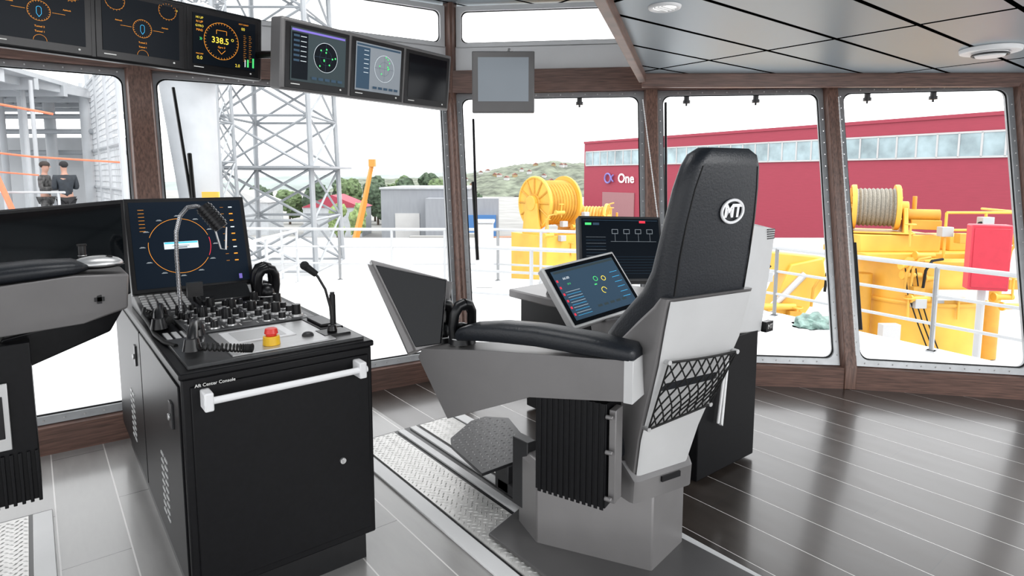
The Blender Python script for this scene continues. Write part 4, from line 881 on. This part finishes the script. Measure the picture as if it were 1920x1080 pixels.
mb=MB(); mb.box((3.2,-.2,0),(8.8,0,6.0)); finish('roller_door',mb,outw,t)
mb=MB(); mb.box((19.5,-7,0),(26.5,-6.05,6.0)); finish('annex',mb,blue,t)
mb=MB(); mb.box((-.3,-.3,11.5),(20.3,30,11.9)); finish('roof_edge',mb,lattl,t)
for (r,d,w_,h_,lb,m_) in((-50,146,14,11,'pale warehouse with dark red gable beyond trees',redb),(-74,150,14,12,'white warehouse beyond lattice tower',outw)):
    t=thing('industrial_building',lb,'building',site(r,d,-13),SY); mb=MB(); mb.box((0,0,0),(w_,10,h_-4)); finish('hall_body',mb,lattl,t); mb=MB(); mb.prism([(-.3,-.3,h_-4),(w_+.3,-.3,h_-4),(w_/2,-.3,h_-1)],(0,11,0)); finish('roof',mb,m_,t)
t=thing('mobile_crane','orange yellow mobile crane with raised telescopic boom','crane',site(-25.5,100,-13),SY)
ycr=mat('orange_crane_paint',(.62,.26,.045),.5)
mb=MB(); mb.box((-3.2,-1.4,.6),(3.5,1.4,1.8)); mb.box((1.6,-1.3,1.8),(3.3,1.3,3.0)); finish('carrier',mb,ycr,t,bevel=.1)
for k in range(4):
    mb=MB(); x=-2.5+1.6*k; mb.cyl((x,-1.6,.55),(x,-1.1,.55),.55,.55,18); finish('wheel',mb,blackrub,t)
mb=MB(); mb.tube([(-.8,0,2.0),(1.4,0,10.5)],.5,4,0,[.6,.5]); mb.tube([(1.4,0,10.5),(2.7,0,16.2)],.3,4,0,[.42,.36]); mb.box((2.3,-.5,16),(3.3,.5,17.2)); finish('boom',mb,ycr,t)
mb=MB(); mb.box((-2.0,-1.2,1.8),(.8,1.2,3.6)); finish('operator_cab',mb,yeld,t,bevel=.1)
gm=mat('quay_asphalt',(.26,.26,.25),.8,0,.25,.08)
mb=MB(); mb.prism([(-600,46,-13.3),(600,46,-13.3),(900,900,-13.3),(-900,900,-13.3)],(0,0,.3)); S(mb); meta(finish('quay_ground',mb,gm),'pale asphalt quay ground between buildings','ground')
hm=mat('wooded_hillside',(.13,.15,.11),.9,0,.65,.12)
def hz(r,f,r0,r1,base,prof,sd):
    x=(r-r0)/(r1-r0)*(len(prof)-1); k=min(len(prof)-2,int(x)); h=prof[k]+(prof[k+1]-prof[k])*(x-k)
    h=h*math.sin(f*math.pi/2)+(mnoise.noise(V((r*.06+sd,f*4,0)))*.10+mnoise.noise(V((r*.25,f*9,sd)))*.06)*h
    return base+max(0,h)
def hill(label,r0,r1,d,base,prof,depth,m_,sd):
    mb=MB(); n=110; rows=[]
    for j in range(13):
        f=j/12; rows.append([V((r0+(r1-r0)*i/n,d+depth*f,hz(r0+(r1-r0)*i/n,f,r0,r1,base,prof,sd))) for i in range(n+1)])
    mb.loft(rows,0,False,False); S(mb); return meta(finish(label[0],mb,m_,smooth=180),label[1],'hill')
PR=[12,12,13,14,17,22,26,28,26,23,19,16]
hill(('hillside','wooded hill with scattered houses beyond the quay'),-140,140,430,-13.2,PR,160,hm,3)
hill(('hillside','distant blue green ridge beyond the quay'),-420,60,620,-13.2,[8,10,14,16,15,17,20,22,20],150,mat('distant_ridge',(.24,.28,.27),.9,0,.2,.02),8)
random.seed(11)
roofm=mat('house_roof',(.22,.1,.08),.7)
for k in range(18):
    r=-48+k*5.6+random.uniform(-1.5,1.5); f=random.uniform(.2,.7); z=hz(r,f,-140,140,-13.2,PR,3)
    t=thing('house','small white wooden house with dark red roof on hillside' if k%3 else 'small ochre wooden house with dark red roof on hillside','house',site(r,430+160*f,z-.6),SY+random.uniform(-.5,.5),'houses on the hillside')
    mb=MB(); mb.box((-1.8,-1.5,0),(1.8,1.5,2.4)); finish('walls',mb,outw if k%3 else mat('ochre_house',(.35,.25,.13),.7),t)
    mb=MB(); mb.prism([(-2.0,-1.7,2.4),(2.0,-1.7,2.4),(0,-1.7,3.8)],(0,3.4,0)); finish('roof',mb,roofm,t)
fol=[mat('spring_foliage_%s'%n_,c_,.9,0,.6,.9) for n_,c_ in(('light',(.19,.26,.10)),('mid',(.10,.145,.065)),('dark',(.06,.09,.055)))]
bark=mat('tree_bark',(.08,.06,.045),.9)
def tree(r,d,h,w_,mi,lb):
    t=thing('tree',lb,'tree',site(r,d,-13),random.uniform(0,6),'trees behind the quay')
    mb=MB(); mb.tube([(0,0,0),(0,0,h*.6)],.3,8,0,[.35,.15]); finish('trunk',mb,bark,t)
    bm=bmesh.new()
    for k in range(9):
        c=V((random.uniform(-.2,.2)*w_,random.uniform(-.2,.2)*w_,h*random.uniform(.3,.85)))
        ret=bmesh.ops.create_icosphere(bm,subdivisions=3,radius=1)
        for v in ret['verts']:
            q=v.co*(1+.35*mnoise.noise(v.co*2.5+c)+.25*mnoise.noise(v.co*7+c)); v.co=V((q.x*w_*.28,q.y*w_*.28,q.z*h*.17))+c
    me=bpy.data.meshes.new('foliage'); bm.to_mesh(me); bm.free(); me.materials.append(fol[mi]); o=bpy.data.objects.new('foliage',me); COL.objects.link(o); o.parent=t
random.seed(5)
for r,d,h,w_,mi in((-58,182,13,8.5,2),(-49,184,14,8.5,1),(-40,182,13.5,8.5,2),(-31,183,14.5,8.5,2),(-22,182,13.5,8.5,1),(-13,184,12.5,8.5,2),(-53,195,14,8.5,2),(-44,196,15,8.5,2),(-35.5,196,15,8.5,1),(-26,196,15.5,8.5,2),(-17,197,14,8.5,2),(-32.8,128,9.5,4.5,0),(-37.5,131,8.5,4,0),(-67,184,12,8.5,1),(-76,186,12,8.5,2)):
    tree(r,d,h,w_,mi,'bright spring green tree by grey warehouse' if mi==0 else 'broad green tree behind the quay buildings')
for k,(r,d,w_,h_,c_) in enumerate(((-20,118,8,2.8,(.25,.25,.24)),(-38,114,5,2.6,(.1,.14,.18)),(-11,121,7,3,(.32,.32,.3)),(-3,118,7,2.6,(.28,.12,.05)),(-46,112,6,3,(.28,.28,.25)))):
    t=thing('shipping_container','weathered shipping container standing on quay','container',site(r,d,-13),SY+.1*k,'containers on the quay'); mb=MB(); mb.box((0,0,0),(w_,2.5,h_)); 
    for j in range(int(w_/.4)): mb.box((j*.4+.05,-.06,.15),(j*.4+.22,0,h_-.15))
    finish('container_body',mb,mat('container_paint_%s'%'abcde'[k],c_,.6),t)
# ------------------------------------------------------------------ light
w=bpy.data.worlds.new('overcast_sky'); sc.world=w; w.use_nodes=True; nt=w.node_tree; bg=nt.nodes['Background']
tc=nd('ShaderNodeTexCoord'); sx=nd('ShaderNodeSeparateXYZ'); nt.links.new(tc.outputs['Generated'],sx.inputs[0])
rp=nd('ShaderNodeValToRGB'); rp.color_ramp.elements[0].position=.45; rp.color_ramp.elements[0].color=(.45,.46,.48,1); rp.color_ramp.elements[1].position=.52; rp.color_ramp.elements[1].color=(.98,.99,1,1)
nt.links.new(mth('ADD',mth('MULTIPLY',sx.outputs[2],.5),.5),rp.inputs[0]); nt.links.new(rp.outputs[0],bg.inputs[0]); bg.inputs[1].default_value=2.6
sn=bpy.data.lights.new('sun','SUN'); so=bpy.data.objects.new('sun',sn); COL.objects.link(so); sn.energy=2.2; sn.angle=math.radians(15); sn.color=(1,.98,.95)
so.rotation_euler=V((-.35,.45,-.8)).to_track_quat('-Z','Y').to_euler(); so.location=(0,0,30)
al=bpy.data.lights.new('chair_fill','AREA'); ao=bpy.data.objects.new('chair_fill',al); COL.objects.link(ao); al.shape='RECTANGLE'; al.size=2.5; al.size_y=1.2; al.energy=90  # added fill light aimed at the chair, not a ceiling fitting
ao.location=(2.6,-1.6,2.2); ao.rotation_euler=(V((1.6,1.6,.8))-V(ao.location)).to_track_quat('-Z','Y').to_euler()
al=bpy.data.lights.new('console_fill','AREA'); ao=bpy.data.objects.new('console_fill',al); COL.objects.link(ao); al.shape='RECTANGLE'; al.size=1.6; al.size_y=.6; al.energy=22  # added fill brightening the console top and fore wall, no such fixture
ao.location=(.9,2.3,2.88); ao.rotation_euler=(0,0,0)
